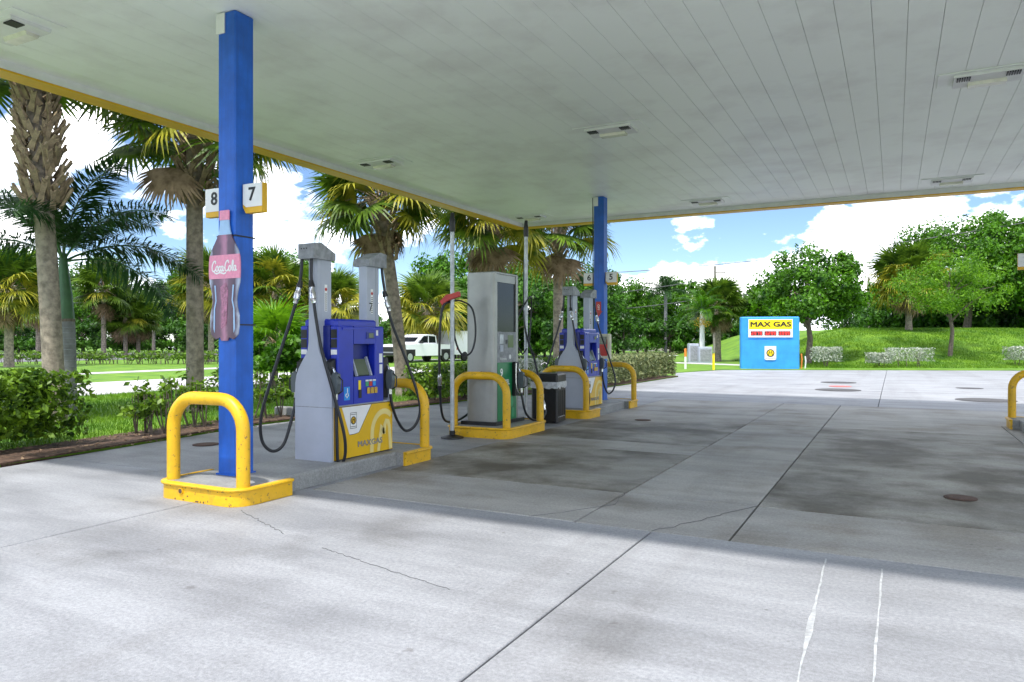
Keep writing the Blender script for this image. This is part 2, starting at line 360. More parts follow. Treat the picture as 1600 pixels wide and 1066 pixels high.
EDGE = [(-8.55, -9), (-8.6, 0), (-8.69, 4.5), (-9.0, 6.6), (-9.3, 8.8), (-9.15, 11), (-8.95, 13), (-8.6, 16), (-7.75, 19), (-7.5, 22.4), (-7.4, 28), (-7.9, 29.2), (-8.4, 31.4), (-7.3, 35.7)]
def sheet(name, poly, z, m, kind='structure', thick=.12):
    b = MB().prism(poly, 'z', z - thick, z); return tag(b.build(name, m), kind=kind)
sheet('lawn', EDGE + [(-4, 37.4), (13, 44.8), (60, 60), (60, 180), (-260, 180), (-260, -9)], .03, M['grass'])
bed = [(x - .12 - random.uniform(0, .06), y) for x, y in EDGE[1:11]]
mul = [(x, y) for x, y in EDGE[1:11]] + [(x - .75 - random.uniform(0, .25), y) for x, y in EDGE[1:11]][::-1]
sheet('mulch_bed', mul, .05, M['soil'])
sheet('service_lane', [(-17.7, -60), (-17.7, 160), (-23, 160), (-23, -60)], .045, M['drive'])
sheet('sidewalk', [(-29, -60), (-29, 44), (-12, 44.2), (-6, 40.5), (-6, 42), (-12, 45.7), (-30.4, 45.5), (-30.4, -60)], .05, M['drive'])
sheet('road', [(-50, -100), (-50, 180), (-84, 180), (-84, -100)], .05, M['asphalt'])
# grassy mound behind the price sign
def sstep(t): t = max(0, min(1, t)); return t * t * (3 - 2 * t)
def mound_z(x, y):
    d = -sA * x + cA * y; r = cA * x + sA * y
    return 2.15 * sstep((d - 36.2) / 13) * sstep((r - 15.2) / 7.5) * (1 - sstep((d - 66) / 20)) + .03
b = MB(); nx, ny = 60, 44; V = []
for j in range(ny + 1):
    for i in range(nx + 1):
        r = 14.5 + 46 * i / nx; d = 35.6 + 52 * j / ny
        x, y = cA * r - sA * d, sA * r + cA * d
        V.append((x, y, mound_z(x, y) + .012 + (.05 * math.sin(x * 1.3) * math.sin(y * 1.1) if 0 < i < nx and 3 < j else -.03 * (j == 0))))
b.add(V, [(j * (nx + 1) + i, j * (nx + 1) + i + 1, (j + 1) * (nx + 1) + i + 1, (j + 1) * (nx + 1) + i) for j in range(ny) for i in range(nx)])
tag(b.build('grass_mound', M['grass'], smooth=True), kind='structure')

# covers and lids in the paving
def cover(name, loc, r, m, label, group=None):
    b = MB().disc((0, 0, 0), r, 'z', .006, 28); b.disc((0, 0, .006), r * .82, 'z', .003, 28)
    o = b.build(name, m); o.location = loc; return tag(o, label, 'cover', group)
cover('manhole_cover', (-1.65, 26.7, .004), .55, M['iron'], 'dark round manhole cover in the sunlit paving beyond the red lid')
cover('fill_lid', (-1.46, 24.4, .004), .32, M['redlid'], 'faded red fuel fill lid between two dark manhole covers')
cover('manhole_cover', (-1.41, 22.62, .004), .6, M['iron'], 'dark round manhole cover on the canopy side of the red lid')
cover('manhole_cover', (1.96, 25.2, .004), .35, M['iron'], 'small dark manhole cover out in the sunlit paving toward the mound')
cover('manhole_cover', (1.9, 20.3, .004), .62, M['iron'], 'large dark manhole cover just outside the canopy shadow')
cover('drain_cover', (.52, 7.55, .004), .13, M['rust'], 'rusty round cover in the oil stained slab')
cover('drain_cover', (-8.17, 6.77, .004), .17, M['rust'], 'rusty round cover beside the mulch bed')
cover('drain_cover', (-3.9, 12.4, .004), .14, M['rust'], 'small dark cover beside the island of column five')

# ------------------------------------------------------------------ canopy
ZC = 4.44; X0, X1, Y0, Y1 = -8.57, 6.0, 3.2, 16.94
can = thing('canopy', 'big flat white canopy with yellow lower edge over the fuel islands', 'canopy', (0, 0, 0))
pw = .2995; k = 0; x = X0
while x < X1 - .01:
    xe = min(x + pw, X1)
    b = MB().prism([(x + .002, ZC), (xe - .003, ZC), (xe - .001, ZC + .012), (xe - .001, ZC + .05), (x + .001, ZC + .05), (x + .001, ZC + .008)], 'y', Y0, Y1)
    b.build('ceiling_panel', M['ceil'], can); x = xe
MB().box(X0 - .02, X1 + .02, Y0 - .02, Y1 + .02, ZC + .052, ZC + .5).build('roof', M['roof'], can)
ZB = 4.345
for nm, a in (('west', (X0 - .26, X0, Y0 - .26, Y1 + .26)), ('east', (X1, X1 + .26, Y0 - .26, Y1 + .26)), ('north', (X0, X1, Y1, Y1 + .26)), ('south', (X0, X1, Y0 - .26, Y0))):
    MB().box(a[0], a[1], a[2], a[3], ZB + .004, 5.25).build('fascia', M['white'], can)
    MB().box(a[0] - (.004 if nm == 'west' else 0), a[1] + (.004 if nm == 'east' else 0), a[2] - (.004 if nm in 'south' else 0), a[3] + (.004 if nm == 'north' else 0), ZB - .02, ZB + .002).build('edge_trim', M['fascia_y'], can)
def ceil_light(x, y, label):
    t = thing('ceiling_light', label, 'light', (x, y, ZC), 0, 'lights under the canopy')
    MB().box(-.5, .5, -.25, .25, -.012, -.002).build('mounting_plate', M['ceil'], t)
    h = MB().prism([(-.18, -.012), (.2, -.012), (.19, -.055), (-.17, -.04)], 'x', -.34, .34).build('housing', M['white'], t)
    for sx in (-1, 1):
        v = MB()
        for i in range(6): v.box(sx * .24 - .07 + i * .024, sx * .24 - .07 + i * .024 + .014, -.15, -.03, -.055, -.038)
        v.build('vent', M['black'], h)
    MB().prism([(.03, -.04), (.18, -.04), (.16, -.085), (.05, -.085)], 'x', -.19, .19).build('lens', M['lightlens'], t)
for x, y, l in ((-7.62, 4.03, 'ceiling light over the lane between column seven and the hedge'), (-7.75, 9.97, 'ceiling light over the lane beside the diesel pump, near the left canopy edge'),
                (-3.6, 9.95, 'ceiling light halfway along the canopy over the stained lane'), (.95, 9.93, 'large looking ceiling light over the dark stained slab'),
                (-7.86, 16.0, 'ceiling light at the canopy corner above the palms'), (-3.59, 15.98, 'small ceiling light near the far canopy edge between column five and the price sign'),
                (.96, 16.03, 'ceiling light at the far canopy edge above the grassy mound')): ceil_light(x, y, l)

# ------------------------------------------------------------------ columns with number flags
def flag(col_x, y, sx, txt, label, z=2.57):
    t = thing('number_sign', label, 'sign', (col_x, y, z))
    w, h = .26, .27
    o = [(0, .07), (.07, 0), (w, .0), (w, h), (0, h)] if sx > 0 else [(0, 0), (-w, 0), (-w, h), (0, h)]
    if sx > 0: o = [(.012, .06), (.05, 0), (w, .0), (w, h), (.012, h)]
    MB().prism(o, 'y', -.03, .03).build('backing', M['fascia_y'], t)
    cxm = sx * (w / 2 + .005)
    f = [(.02, .085), (.06, .055), (w - .002, .055), (w - .002, h - .002), (.02, h - .002)] if sx > 0 else [(-.004, .05), (-w + .002, .05), (-w + .002, h - .002), (-.004, h - .002)]
    MB().prism(f, 'y', -.036, -.03).build('face', M['white'], t)
    me = text_mesh('numeral', txt, .17, M['text'], .002, 1.05, 0, .003)
    link('numeral', me, t, (cxm, -.039, .165), FACE_S)
def column(x, y, label, flags):
    t = thing('column', label, 'column', (x, y, .15))
    b = .225
    MB().box(0, b, 0, b, 0, ZC - .15 - .004, .012).build('shaft', M['blue'], t)
    MB().box(-.012, b + .012, -.012, b + .012, -.002, .012).build('base_plate', M['blue'], t)
    MB().box(-.01, .10, -.014, -.003, ZC - .15 - .2, ZC - .15 - .012).build('soffit_patch', M['white'], t)
    for sx, tx, l in flags: flag(x + (b if sx > 0 else 0), y + .11, sx, tx, l)
    return t
CX5 = -5.41
c7 = column(-5.585, 4.76, 'blue square column with a bottle sign strapped to its face', ((1, '7', 'white flag sign reading 7 on the bottle column'), (-1, '8', 'white flag sign reading 8, half hidden by the bottle column')))
c5 = column(CX5 - .225, 14.5, 'blue square column with a red arrow sticker at the island end', ((1, '5', 'white flag sign reading 5 on the red arrow column'), (-1, '6', 'white flag sign reading 6 nearer the hedge than its twin')))
column(2.08, 14.55, 'blue column on the island by the mound, mostly out of view', ((-1, '2', 'white flag sign reading 2 above the lone hoop guard'),))
# conduit and red arrow sticker
MB().tube([(-.03, .04, 1.3), (-.03, .04, 3.0), (-.035, .04, ZC - .16)], .011, 8).build('conduit', M['black'], c5)
b = MB().prism([(-.055, .32), (.055, .32), (.055, .12), (.085, .12), (0, 0), (-.085, .12), (-.055, .12)], 'y', -.006, -.001)
b.build('arrow_sticker', M['red'], c5).location = (.11, 0, 1.75)
me = text_mesh('arrow_print', 'OFF', .07, M['wtext'], .001); link('arrow_print', me, c5, (.11, -.008, 1.95), (PI / 2, PI / 2, 0))

# cola bottle sign
bt = thing('bottle_sign', 'cut-out cola bottle sign strapped to the blue column', 'sign', (-5.47, 4.735, 1.405))
PW = 1.13
prof = [(0.0, .10), (.02, .13), (.05, .155), (.12, .165), (.22, .165), (.30, .145), (.36, .138), (.44, .15), (.52, .172), (.60, .178), (.70, .178), (.76, .172), (.82, .155), (.88, .12), (.94, .085), (1.0, .062), (1.06, .052), (1.11, .050)]
def bottle_band(z0, z1, m, nm, y=-.0, th=.012, grow=0):
    zs = sorted(set([z0, z1] + [p[0] for p in prof if z0 < p[0] < z1]))
    w = lambda z: np.interp(z, [p[0] for p in prof], [p[1] * PW for p in prof]) + grow
    pts = [(w(z), z) for z in zs] + [(-w(z), z) for z in reversed(zs)]
    if z0 == 0:
        pts = [(w(z), z) for z in zs] + [(-w(z), z) for z in reversed(zs)] + [(-.06, .02), (-.04, -.012), (.04, -.012), (.06, .02)]
    return MB().prism(pts, 'y', y, y + th).build(nm, m, bt)
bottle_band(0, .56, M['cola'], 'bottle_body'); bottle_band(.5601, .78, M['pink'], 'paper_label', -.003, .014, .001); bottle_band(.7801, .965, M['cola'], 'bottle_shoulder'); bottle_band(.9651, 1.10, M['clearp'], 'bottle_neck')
cp = MB().box(-.062, .062, -.006, .014, 1.10, 1.19, .006).build('bottle_cap', M['pink'], bt)
# scalloped highlights of the moulded bottle
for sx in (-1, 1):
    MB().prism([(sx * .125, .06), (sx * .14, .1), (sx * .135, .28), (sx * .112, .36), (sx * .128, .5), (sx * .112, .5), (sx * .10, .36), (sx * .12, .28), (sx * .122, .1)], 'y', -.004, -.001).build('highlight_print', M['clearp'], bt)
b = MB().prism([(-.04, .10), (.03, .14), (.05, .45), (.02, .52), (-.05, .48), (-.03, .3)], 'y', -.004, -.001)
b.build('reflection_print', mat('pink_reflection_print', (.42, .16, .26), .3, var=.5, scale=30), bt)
def script(strokes, s, ox, oz, r, m, par):
    b = MB()
    for st in strokes:
        P = [Vector((ox + p[0] * s, -.006, oz + p[1] * s)) for p in st]; Q = []
        for i in range(len(P) - 1):
            a0, a1, a2, a3 = P[max(i - 1, 0)], P[i], P[i + 1], P[min(i + 2, len(P) - 1)]
            for q in range(5):
                t = q / 5; Q.append(.5 * ((2 * a1) + (a2 - a0) * t + (2 * a0 - 5 * a1 + 4 * a2 - a3) * t * t + (3 * a1 - a0 - 3 * a2 + a3) * t ** 3))
        Q.append(P[-1]); b.tube(Q, r, 5)
    for i, v in enumerate(b.v): b.v[i] = (v[0], -.006 + (v[1] + .006) * .3, v[2])
    return b.build('script_lettering', m, par)
def glyph_o(x): return [(x + .5, .95), (x + .2, .9), (x, .45), (x + .15, .02), (x + .45, .05), (x + .65, .5), (x + .5, .95), (x + .62, 1.0)]
def glyph_a(x): return [(x + .55, .9), (x + .2, .9), (x, .4), (x + .15, .02), (x + .45, .15), (x + .66, .95), (x + .58, .2), (x + .72, .02), (x + .9, .2)]
def glyph_c(x): return [(x + .5, .8), (x + .35, .97), (x + .08, .7), (x + .03, .25), (x + .25, .0), (x + .6, .25)]
def glyph_C(x): return [(x + 1.0, 1.5), (x + .9, 2.0), (x + .4, 1.8), (x + .05, 1.0), (x + .1, .25), (x + .5, .0), (x + 1.0, .35)]
st = [glyph_C(0), glyph_o(1.05), glyph_c(1.85), glyph_a(2.45), [(3.35, .6), (3.6, .62)], glyph_C(3.6), glyph_o(4.6), [(5.5, .4), (5.95, 1.5), (5.8, 2.0), (5.6, 1.4), (5.6, .2), (5.8, .02)], glyph_a(5.95),
      [(.6, -.15), (1.3, -.45), (2.2, -.25), (3.3, -.5), (3.9, -.3)]]
script(st, .047, -.155, .63, .0075, M['wtext'], bt)
for zz in (.95, .13): MB().box(-.118, .118, .0135, .262, zz, zz + .012).build('strap', M['black'], bt)

# ------------------------------------------------------------------ islands and hoop guards
def hoop(x, y, half, ztop, parent, z0=.0):
    R = .27; pts = [(x - half, y, z0), (x - half, y, ztop - R)]
    for i in range(1, 9): a = PI - PI / 2 * i / 8; pts.append((x - half + R + R * math.cos(a), y, ztop - R + R * math.sin(a)))
    for i in range(0, 9): a = PI / 2 - PI / 2 * i / 8; pts.append((x + half - R + R * math.cos(a), y, ztop - R + R * math.sin(a)))
    pts.append((x + half, y, z0))
    return MB().tube(pts, .057, 14).build('hoop', M['yellow'], parent, True)
def uguard(x, yend, ydir, depth, parent, hole=False):
    """painted steel form around an island end: yend is the outer face, ydir points into the island"""
    hw, r = .52, .17
    def path(o):
        h = hw + o; rr = r + o; P = [(h, depth)]
        for i in range(0, 7): a = -PI / 2 * i / 6; P.append((h - rr + rr * math.cos(a), rr - o + rr * math.sin(a)))
        return P + [(-p[0], p[1]) for p in P[::-1]]
    P = path(0); Q = path(-.03)
    T = lambda p: (x + p[0], yend + ydir * p[1])
    n = len(P); vs = []
    for p in P: vs.append((*T(p), 0))
    for p in P: vs.append((*T(p), .15))
    for p in Q: vs.append((*T(p), .155))
    for p in Q: vs.append((*T(p), 0))
    fs = [(k * n + i, k * n + i + 1, (k + 1) * n + i + 1, (k + 1) * n + i) for k in range(3) for i in range(n - 1)]
    fs += [(i, n + i, 2 * n + i, 3 * n + i) for i in (0, n - 1)]
    b = MB().add(vs, fs); b.tube([(*T(p), .138) for p in path(.006)], .016, 8)
    g = b.build('guard_form', M['yellow'], parent, True)
    tops = [T(p) for p in Q]
    MB().prism(tops, 'z', .0, .147).build('fill_concrete', M['island'], parent)
    if hole:
        MB().tube([(x - .17, yend - .012 * ydir, .085), (x - .17, yend + .05, .085)], .028, 14).build('pipe_stub', M['yellow'], g)
        MB().tube([(x - .17, yend - .014 * ydir, .085), (x - .17, yend + .02, .085)], .021, 14).build('pipe_bore', M['rust'], g)
        chips = MB()
        for q in range(22): px = x + random.uniform(-.4, .5); chips.disc((px, yend - .0022, random.choice((.012, .12, random.uniform(.01, .13)))), random.uniform(.004, .013), 'y', .002, 6, random.uniform(.003, .01))
        tag(chips.build('paint_chip', M['yellow_chip'], g), kind='stuff')
def island(name, x, ya, yb, label, mid=True, ends=(True, True), ga=.62, gb_=.62, hole=False):
    t = thing(name, label, 'island', (0, 0, 0))
    if mid: MB().box(x - .40, x + .40, ya + ga - .02, yb - gb_ + .02, 0, .15, .02).build('curb_slab', M['island'], t)
    if ends[0]: uguard(x, ya, 1, ga, t, hole); hoop(x, ya + .13, .44, .83 + .057, t, .1)
    if ends[1]: uguard(x, yb, -1, gb_, t); hoop(x, yb - .13, .44, .83 + .057, t, .1)
    return t
IX = -5.33
island('pump_island', IX, 4.3, 7.26, 'raised concrete island with chipped yellow hoop guards under the bottle column', hole=True)
island('diesel_island', IX, 9.05, 10.42, 'yellow edged island with two hoop guards under the diesel pump', ga=.685, gb_=.685, mid=False)
island('pump_island', IX, 12.08, 15.05, 'raised concrete island with hoop guards under the red arrow column')
island('pump_island', 2.14, 11.0, 14.43, 'island with a lone yellow hoop guard toward the mound', ends=(False, True))

# ------------------------------------------------------------------ dispensers
def can_logo(par, y, z, x, s=1.0):
    MB().prism([(y - .055 * s, z - .09 * s), (y + .055 * s, z - .09 * s), (y + .055 * s, z + .09 * s), (y - .055 * s, z + .09 * s)], 'x', x, x + .002).build('can_print', M['wtext'], par)
    b = MB()
    for zz in (-.092, -.072, .07, .09): b.box(x + .002, x + .003, y - .057 * s, y + .057 * s, z + (zz - .003) * s, z + (zz + .003) * s)
    for yy in (-.057, .053): b.box(x + .002, x + .003, y + yy * s, y + (yy + .004) * s, z - .09 * s, z + .09 * s)
    b.disc((x + .002, y, z), .048 * s, 'x', .001, 20); b.build('can_outline', M['text'], par)
    MB().disc((x + .003, y, z), .036 * s, 'x', .001, 20).build('can_badge', M['pyel'], par)
    b = MB(); b.tube([(x + .004, y - .022 * s, z - .025 * s), (x + .004, y - .014 * s, z + .022 * s), (x + .004, y, z), (x + .004, y + .012 * s, z + .025 * s), (x + .004, y + .02 * s, z - .025 * s)], .005 * s, 5)
    b.build('letter_print', M['text'], par)
def nozzle_mesh():
    b = MB()
    b.mat(0).prism([(-.03, 0), (.03, 0), (.045, .10), (.04, .19), (.01, .22), (-.035, .2), (-.045, .1)], 'y', -.028, .028)
    b.mat(1).tube([(0, 0, .18), (.03, 0, .25), (.09, 0, .29), (.16, 0, .27)], .013, 8)
    b.mat(2).tube([(-.03, 0, .18), (-.085, 0, .14), (-.085, 0, .03), (-.03, 0, .0)], .008, 6)
    b.mat(1).tube([(0, 0, -.06), (0, 0, .01)], .02, 8)
    return b.mesh('nozzle', [mat('nozzle_grey_plastic', (.10, .12, .13), .4), M['chrome'], M['black']], False)
NOZ = nozzle_mesh()
def smooth_path(P, n=7):
    P = [Vector(p) for p in P]; Q = []
    for i in range(len(P) - 1):
        a0, a1, a2, a3 = P[max(i - 1, 0)], P[i], P[i + 1], P[min(i + 2, len(P) - 1)]
        for q in range(n):
            t = q / n; Q.append(.5 * ((2 * a1) + (a2 - a0) * t + (2 * a0 - 5 * a1 + 4 * a2 - a3) * t * t + (3 * a1 - a0 - 3 * a2 + a3) * t ** 3))
    return Q + [P[-1]]
def hose(P, par, r=.0165, coupling=None):
    Q = smooth_path(P); h = MB().tube(Q, r, 10).build('hose', M['rubber'], par, True)
    if coupling:
        i = int(len(Q) * coupling); a, b_ = Q[i], Q[min(i + 5, len(Q) - 1)]; d = (b_ - a).normalized()
        c = MB().tube([a, a + d * .05, a + d * .06, a + d * .12, a + d * .13, a + d * .17], lambda t: (.024, .026, .033, .033, .024, .022)[int(t * 5 + .01)], 12)
        c.build('breakaway', M['chrome'], h, True)
        MB().tube([a - d * .07, a], lambda t: .022 + .012 * t, 10).build('swivel_boot', M['black'], h)
    return h
def dispenser(x, y, label, nums):
    t = thing('fuel_dispenser', label, 'fuel pump', (x, y, .15))
    MB().box(-.235, .235, -.47, .47, 0.0, .57).build('lower_cabinet', M['grey'], t)
    # bottle shaped end panels running up into the masts
    half = [(.25, 0), (.25, .70), (.247, .80), (.232, .88), (.20, .955), (.15, 1.03), (.105, 1.09), (.075, 1.15), (.062, 1.22), (.059, 1.35), (.059, 2.1)]
    for s in (-1, 1):
        e = MB().prism(half + [(-a, z) for a, z in half[::-1]], 'y', s * .505, s * .455).build('end_panel', M['grey'], t)
        MB().box(-.252, .252, s * .506 - .001, s * .506 + .001, .553, .56).build('panel_seam', M['grey_dark'], e)
        MB().box(-.0585, .0585, min(s * .456, s * .29), max(s * .456, s * .29), .9, 2.1, .008).build('mast', M['grey'], t)
        ya, yb = s * .60, s * .275
        MB().prism([(ya, 2.085), (ya, 2.24), (ya * .82, 2.255), (yb, 2.16), (yb, 2.085)], 'x', -.115, .10).build('mast_cap', M['grey_dark'], t)
        b = MB()
        for i in range(3): b.disc((-.07 + .035 * i, s * .60 - (.003 if s < 0 else 0), 2.19), .008, 'y', .003, 8)
        b.build('cap_hole', M['black'], t)
        # warning labels on the mast
        b = MB().box(.059, .061, min(s * .40, s * .36), max(s * .40, s * .36), 1.55, 1.83).build('warning_label', M['wtext'], t)
        MB().disc((.061, s * .38, 1.78), .018, 'x', .001, 14).build('warning_ring', M['red'], b)
        b2 = MB()
        for q in range(9): b2.box(.061, .062, s * .38 - .014, s * .38 + .014, 1.56 + q * .021, 1.568 + q * .021)
        b2.build('label_print', M['text'], b)
    # blue computer housing
    MB().box(-.15, .15, -.42, .34, .57, 1.40).build('housing_core', M['pblue2'], t)
    MB().box(-.225, .225, -.40, .26, 1.401, 1.47, .02).build('housing_lid', M['pblue'], t)
    for s, num in ((1, nums[0]), (-1, nums[1])):
        X = lambda a, b_: (min(s * a, s * b_), max(s * a, s * b_))
        f = MB(); ry0, ry1, rz0, rz1 = -.17, .19, .86, 1.21
        f.box(*X(.151, .26), -.42, ry0, .572, 1.40, .012); f.box(*X(.151, .26), ry1, .34, .572, 1.40, .012)
        f.box(*X(.151, .258), ry0, ry1, .572, rz0); f.box(*X(.151, .258), ry0, ry1, rz1, 1.398)
        f.box(*X(.259, .272), -.36, .30, 1.36, 1.385, .004)
        face = f.build('front_bezel', M['pblue'], t)
        MB().box(*X(.26, .264), .03, .17, 1.265, 1.335).build('price_display', M['pblue2'], face)
        MB().box(*X(.264, .266), .07, .15, 1.275, 1.325).build('display_glass', M['lcd'], face)
        sc = MB().prism([(s * .165, 1.03), (s * .18, 1.045), (s * .25, .875), (s * .235, .862)], 'y', ry0 + .07, ry1 - .09).build('screen', M['lcd'], t)
        for yy in (ry0 + .045, ry1 - .075): MB().prism([(s * .165, 1.06), (s * .19, 1.07), (s * .266, .866), (s * .24, .862)], 'y', yy, yy + .018).build('screen_bracket', M['grey'], t)
        # buttons and stickers
        MB().box(*X(.26, .263), -.10, -.06, .72, .82).build('grade_strip', M['signyel'], face)
        MB().box(*X(.26, .268), -.10, -.05, .63, .72, .004).build('keypad', M['black'], face)
        for i, mm in enumerate((M['green_l'], M['red'], M['signblue'])):
            MB().box(*X(.26, .263), .02 + i * .062, .07 + i * .062, .75, .80).build('grade_label', mm, face)
            MB().box(*X(.26, .263), .02 + i * .062, .07 + i * .062, .803, .82).build('price_label', M['wtext'], face)
            MB().box(*X(.26, .276), .04 + i * .062, .088 + i * .062, .67, .735, .006).build('grade_button', M['gold'], face)
        MB().box(*X(.26, .262), -.33, -.24, .62, .76).build('access_label', M['signblue'], face)
        MB().tube([(s * .264, -.28, .745), (s * .264, -.28, .70), (s * .264, -.265, .67), (s * .264, -.29, .645), (s * .264, -.31, .67), (s * .264, -.295, .69)], .006, 5).build('access_print', M['wtext'], face)
        for (a, b_, c, d, mm) in ((.20, .235, 1.30, 1.37, 'wtext'), (.255, .31, 1.0, 1.1, 'wtext'), (.26, .31, .88, .98, 'wtext')): MB().box(*X(.26, .262), a, b_, c, d).build('sticker', M[mm], face)
        for k_, mm in ((1.30, 'text'), (1.20, 'text'), (1.13, 'wtext')): MB().box(*X(.165, .245), -.4225, -.4205, k_ - .03, k_ + (.06 if mm == 'text' else .02)).build('side_sticker', M[mm], t)
        # yellow skirt
        yp = MB().box(*X(.2352, .256), -.475, .50, .012, .556).build('skirt_panel', M['pyel'], t)
        e = MB()
        e.box(*X(.2565, .2575), -.475, .50, .006, .014); e.box(*X(.2565, .2575), -.475, -.468, .014, .556); e.box(*X(.2565, .2575), -.475, .50, .55, .556); e.build('panel_edge', M['text'], yp)
        MB().disc((s * .2572 - (.004 if s < 0 else 0), .44, .515), .009, 'x', .004, 10).build('lock', M['black'], yp)
        for yy in (-.40, -.375): MB().box(*X(.2565, .2572), yy, yy + .003, .02, .55).build('panel_line', M['gold'], yp)
        xx = s * .2572
        Fx = (lambda pts, a=0, w=.0012: MB().prism(pts, 'x', xx + s * a, xx + s * (a + w)))
        m_ = 1 if s > 0 else -1
        Y = lambda v: m_ * v + (0 if s > 0 else .025)
        Fx([(Y(-.36), .548), (Y(.12), .548), (Y(-.09), .265), (Y(-.16), .255), (Y(-.24), .255)]).build('white_print', M['wtext'], yp)
        b = MB(); b.tube([(xx + s * .001, Y(.122), .548), (xx + s * .001, Y(-.088), .263), (xx + s * .001, Y(-.16), .253), (xx + s * .001, Y(-.24), .253)], .003, 5); b.build('print_line', M['text'], yp)
        if s > 0: can_logo(yp, -.18, .40, xx + .0012, .9)
        arc = [(Y(.13), .02)] + [(Y(.34 - .205 * math.cos(a)), .22 + .235 * math.sin(a)) for a in np.linspace(.1, PI * .72, 12)]
        def ribbon(P, w):
            out = [(p[0], p[1]) for p in P]; V = []
            for i, p in enumerate(out):
                t_ = Vector((out[min(i + 1, len(out) - 1)][0] - out[max(i - 1, 0)][0], out[min(i + 1, len(out) - 1)][1] - out[max(i - 1, 0)][1])).normalized(); q = Vector((-t_.y, t_.x)) * w / 2
                V += [(xx + s * .0012, p[0] + q.x, p[1] + q.y), (xx + s * .0012, p[0] - q.x, p[1] - q.y)]
            return MB().add(V, [(i, i + 1, i + 3, i + 2) for i in range(0, len(V) - 2, 2)])
        ribbon(arc, .06).build('emblem_arch', M['pale'], yp)
        ribbon([(Y(.245), .02), (Y(.285), .22), (Y(.30), .30), (Y(.325), .26), (Y(.335), .2)], .05).build('emblem_stroke', M['pale'], yp)
        ribbon([(Y(.345), .2), (Y(.36), .30), (Y(.385), .345), (Y(.42), .335), (Y(.44), .28), (Y(.455), .14), (Y(.465), .02)], .055).build('emblem_stroke', M['pale'], yp)
        me = text_mesh('brand_lettering', 'MAXGAS', .085, M['grey_dark'], .0008, 1.25, heavy=.0025); link('brand_lettering', me, yp, (xx + s * .003, Y(.1), .135), FACE_E if s > 0 else FACE_W)
        # nozzle boots, nozzles, hoses at both ends of this face
        for e_ in (-1, 1):
            yb = e_ * .45 - (.0 if e_ < 0 else .03)
            bo = MB().prism([(yb - .05, .60), (yb + .05, .60), (yb + .05, .98), (yb + .02, 1.06), (yb - .05, 1.02)], 'x', *X(.16, .23)).build('nozzle_boot', M['black'], t)
            nz = link('nozzle', NOZ, t, (s * .275, yb + .02 * e_, .70), (0, 0, 0 if s < 0 else PI))
            top = (s * .085, e_ * .55, 2.10)
            if s > 0 and e_ < 0: P = [(.03, -.56, 2.10), (.035, -.57, 1.9), (.07, -.58, 1.68), (.16, -.57, 1.2), (.27, -.52, .75), (.34, -.44, .35), (.34, -.40, .12), (.30, -.40, -.02), (.275, -.44, .0), (.28, -.46, .25), (.275, yb - .02, .65)]
            elif s > 0: P = [(.06, .56, 2.10), (.08, .57, 1.9), (.14, .62, 1.5), (.30, .78, .9), (.40, .84, .50), (.38, .80, .28), (.32, .68, .20), (.29, .56, .32), (.28, yb + .05, .5), (.275, yb + .02, .65)]
            elif e_ < 0: P = [(-.10, -.56, 2.10), (-.11, -.57, 1.9), (-.16, -.60, 1.6), (-.30, -.72, 1.0), (-.42, -.80, .5), (-.44, -.78, .22), (-.38, -.70, .10), (-.32, -.60, .16), (-.29, -.52, .4), (-.275, yb, .65)]
            else: P = [(-.06, .56, 2.10), (-.08, .57, 1.9), (-.14, .60, 1.5), (-.28, .66, .9), (-.36, .66, .50), (-.36, .62, .28), (-.32, .56, .22), (-.29, .5, .4), (-.275, yb, .65)]
            hose(P, t, .0165, .16)
        me = text_mesh('pump_number', num, .14, M['text'], .001, .9); link('pump_number', me, t, (s * .0605, .36, 1.62), FACE_E if s > 0 else FACE_W)
    return t
dispenser(IX, 6.25, 'blue and yellow fuel dispenser with two grey masts beside the bottle column', ('7', '8'))
dispenser(IX, 13.02, 'blue and yellow fuel dispenser behind the litter bin, beside the red arrow column', ('5', '6'))
# cream card cabinet on the column behind the second dispenser
t = thing('wall_cabinet', 'cream wall cabinet with red front mounted on the red arrow column', 'cabinet', (CX5 + .04, 14.44, 1.02))
MB().box(-.14, .14, -.08, .055, 0, .52, .02).build('case', M['cream'], t)
MB().box(-.09, .09, -.088, -.081, .06, .40).build('front_panel', M['red'], t); MB().box(-.08, .08, -.094, -.089, .3, .46).build('window', M['lcd'], t)

# diesel dispenser
t = thing('diesel_dispenser', 'tall stainless diesel pump with green front and black screen', 'fuel pump', (-5.44, 9.78, .15))
hw, hl, H = .235, .42, 2.24
for s in (-1, 1):
    pts = [(-hw, s * .30), (hw, s * .30)] + [(hw - .06 + .06 * math.cos(a), s * (hl - .06 + .06 * math.sin(a))) for a in np.linspace(0, PI / 2, 6)] + [(-hw + .06 + .06 * math.cos(a), s * (hl - .06 + .06 * math.sin(a))) for a in np.linspace(PI / 2, PI, 6)]
    e = MB().prism(pts, 'z', 0.0, H).build('side_column', M['steel'], t, True)
    MB().disc((.03, s * hl - (.004 if s < 0 else 0), .78), .014, 'y', .004, 10).build('lock', M['black'], e)
    MB().box(-hw + .05, hw - .05, s * hl - .0012, s * hl + .0012, .64, .645).build('seam', M['grey_dark'], e)
MB().box(-hw + .03, hw - .03, -.301, .301, .04, H - .01).build('core', M['black'], t)
MB().box(-hw - .005, hw + .005, -.36, .36, H + .001, H + .03, .01).build('top_cap', M['steel'], t)
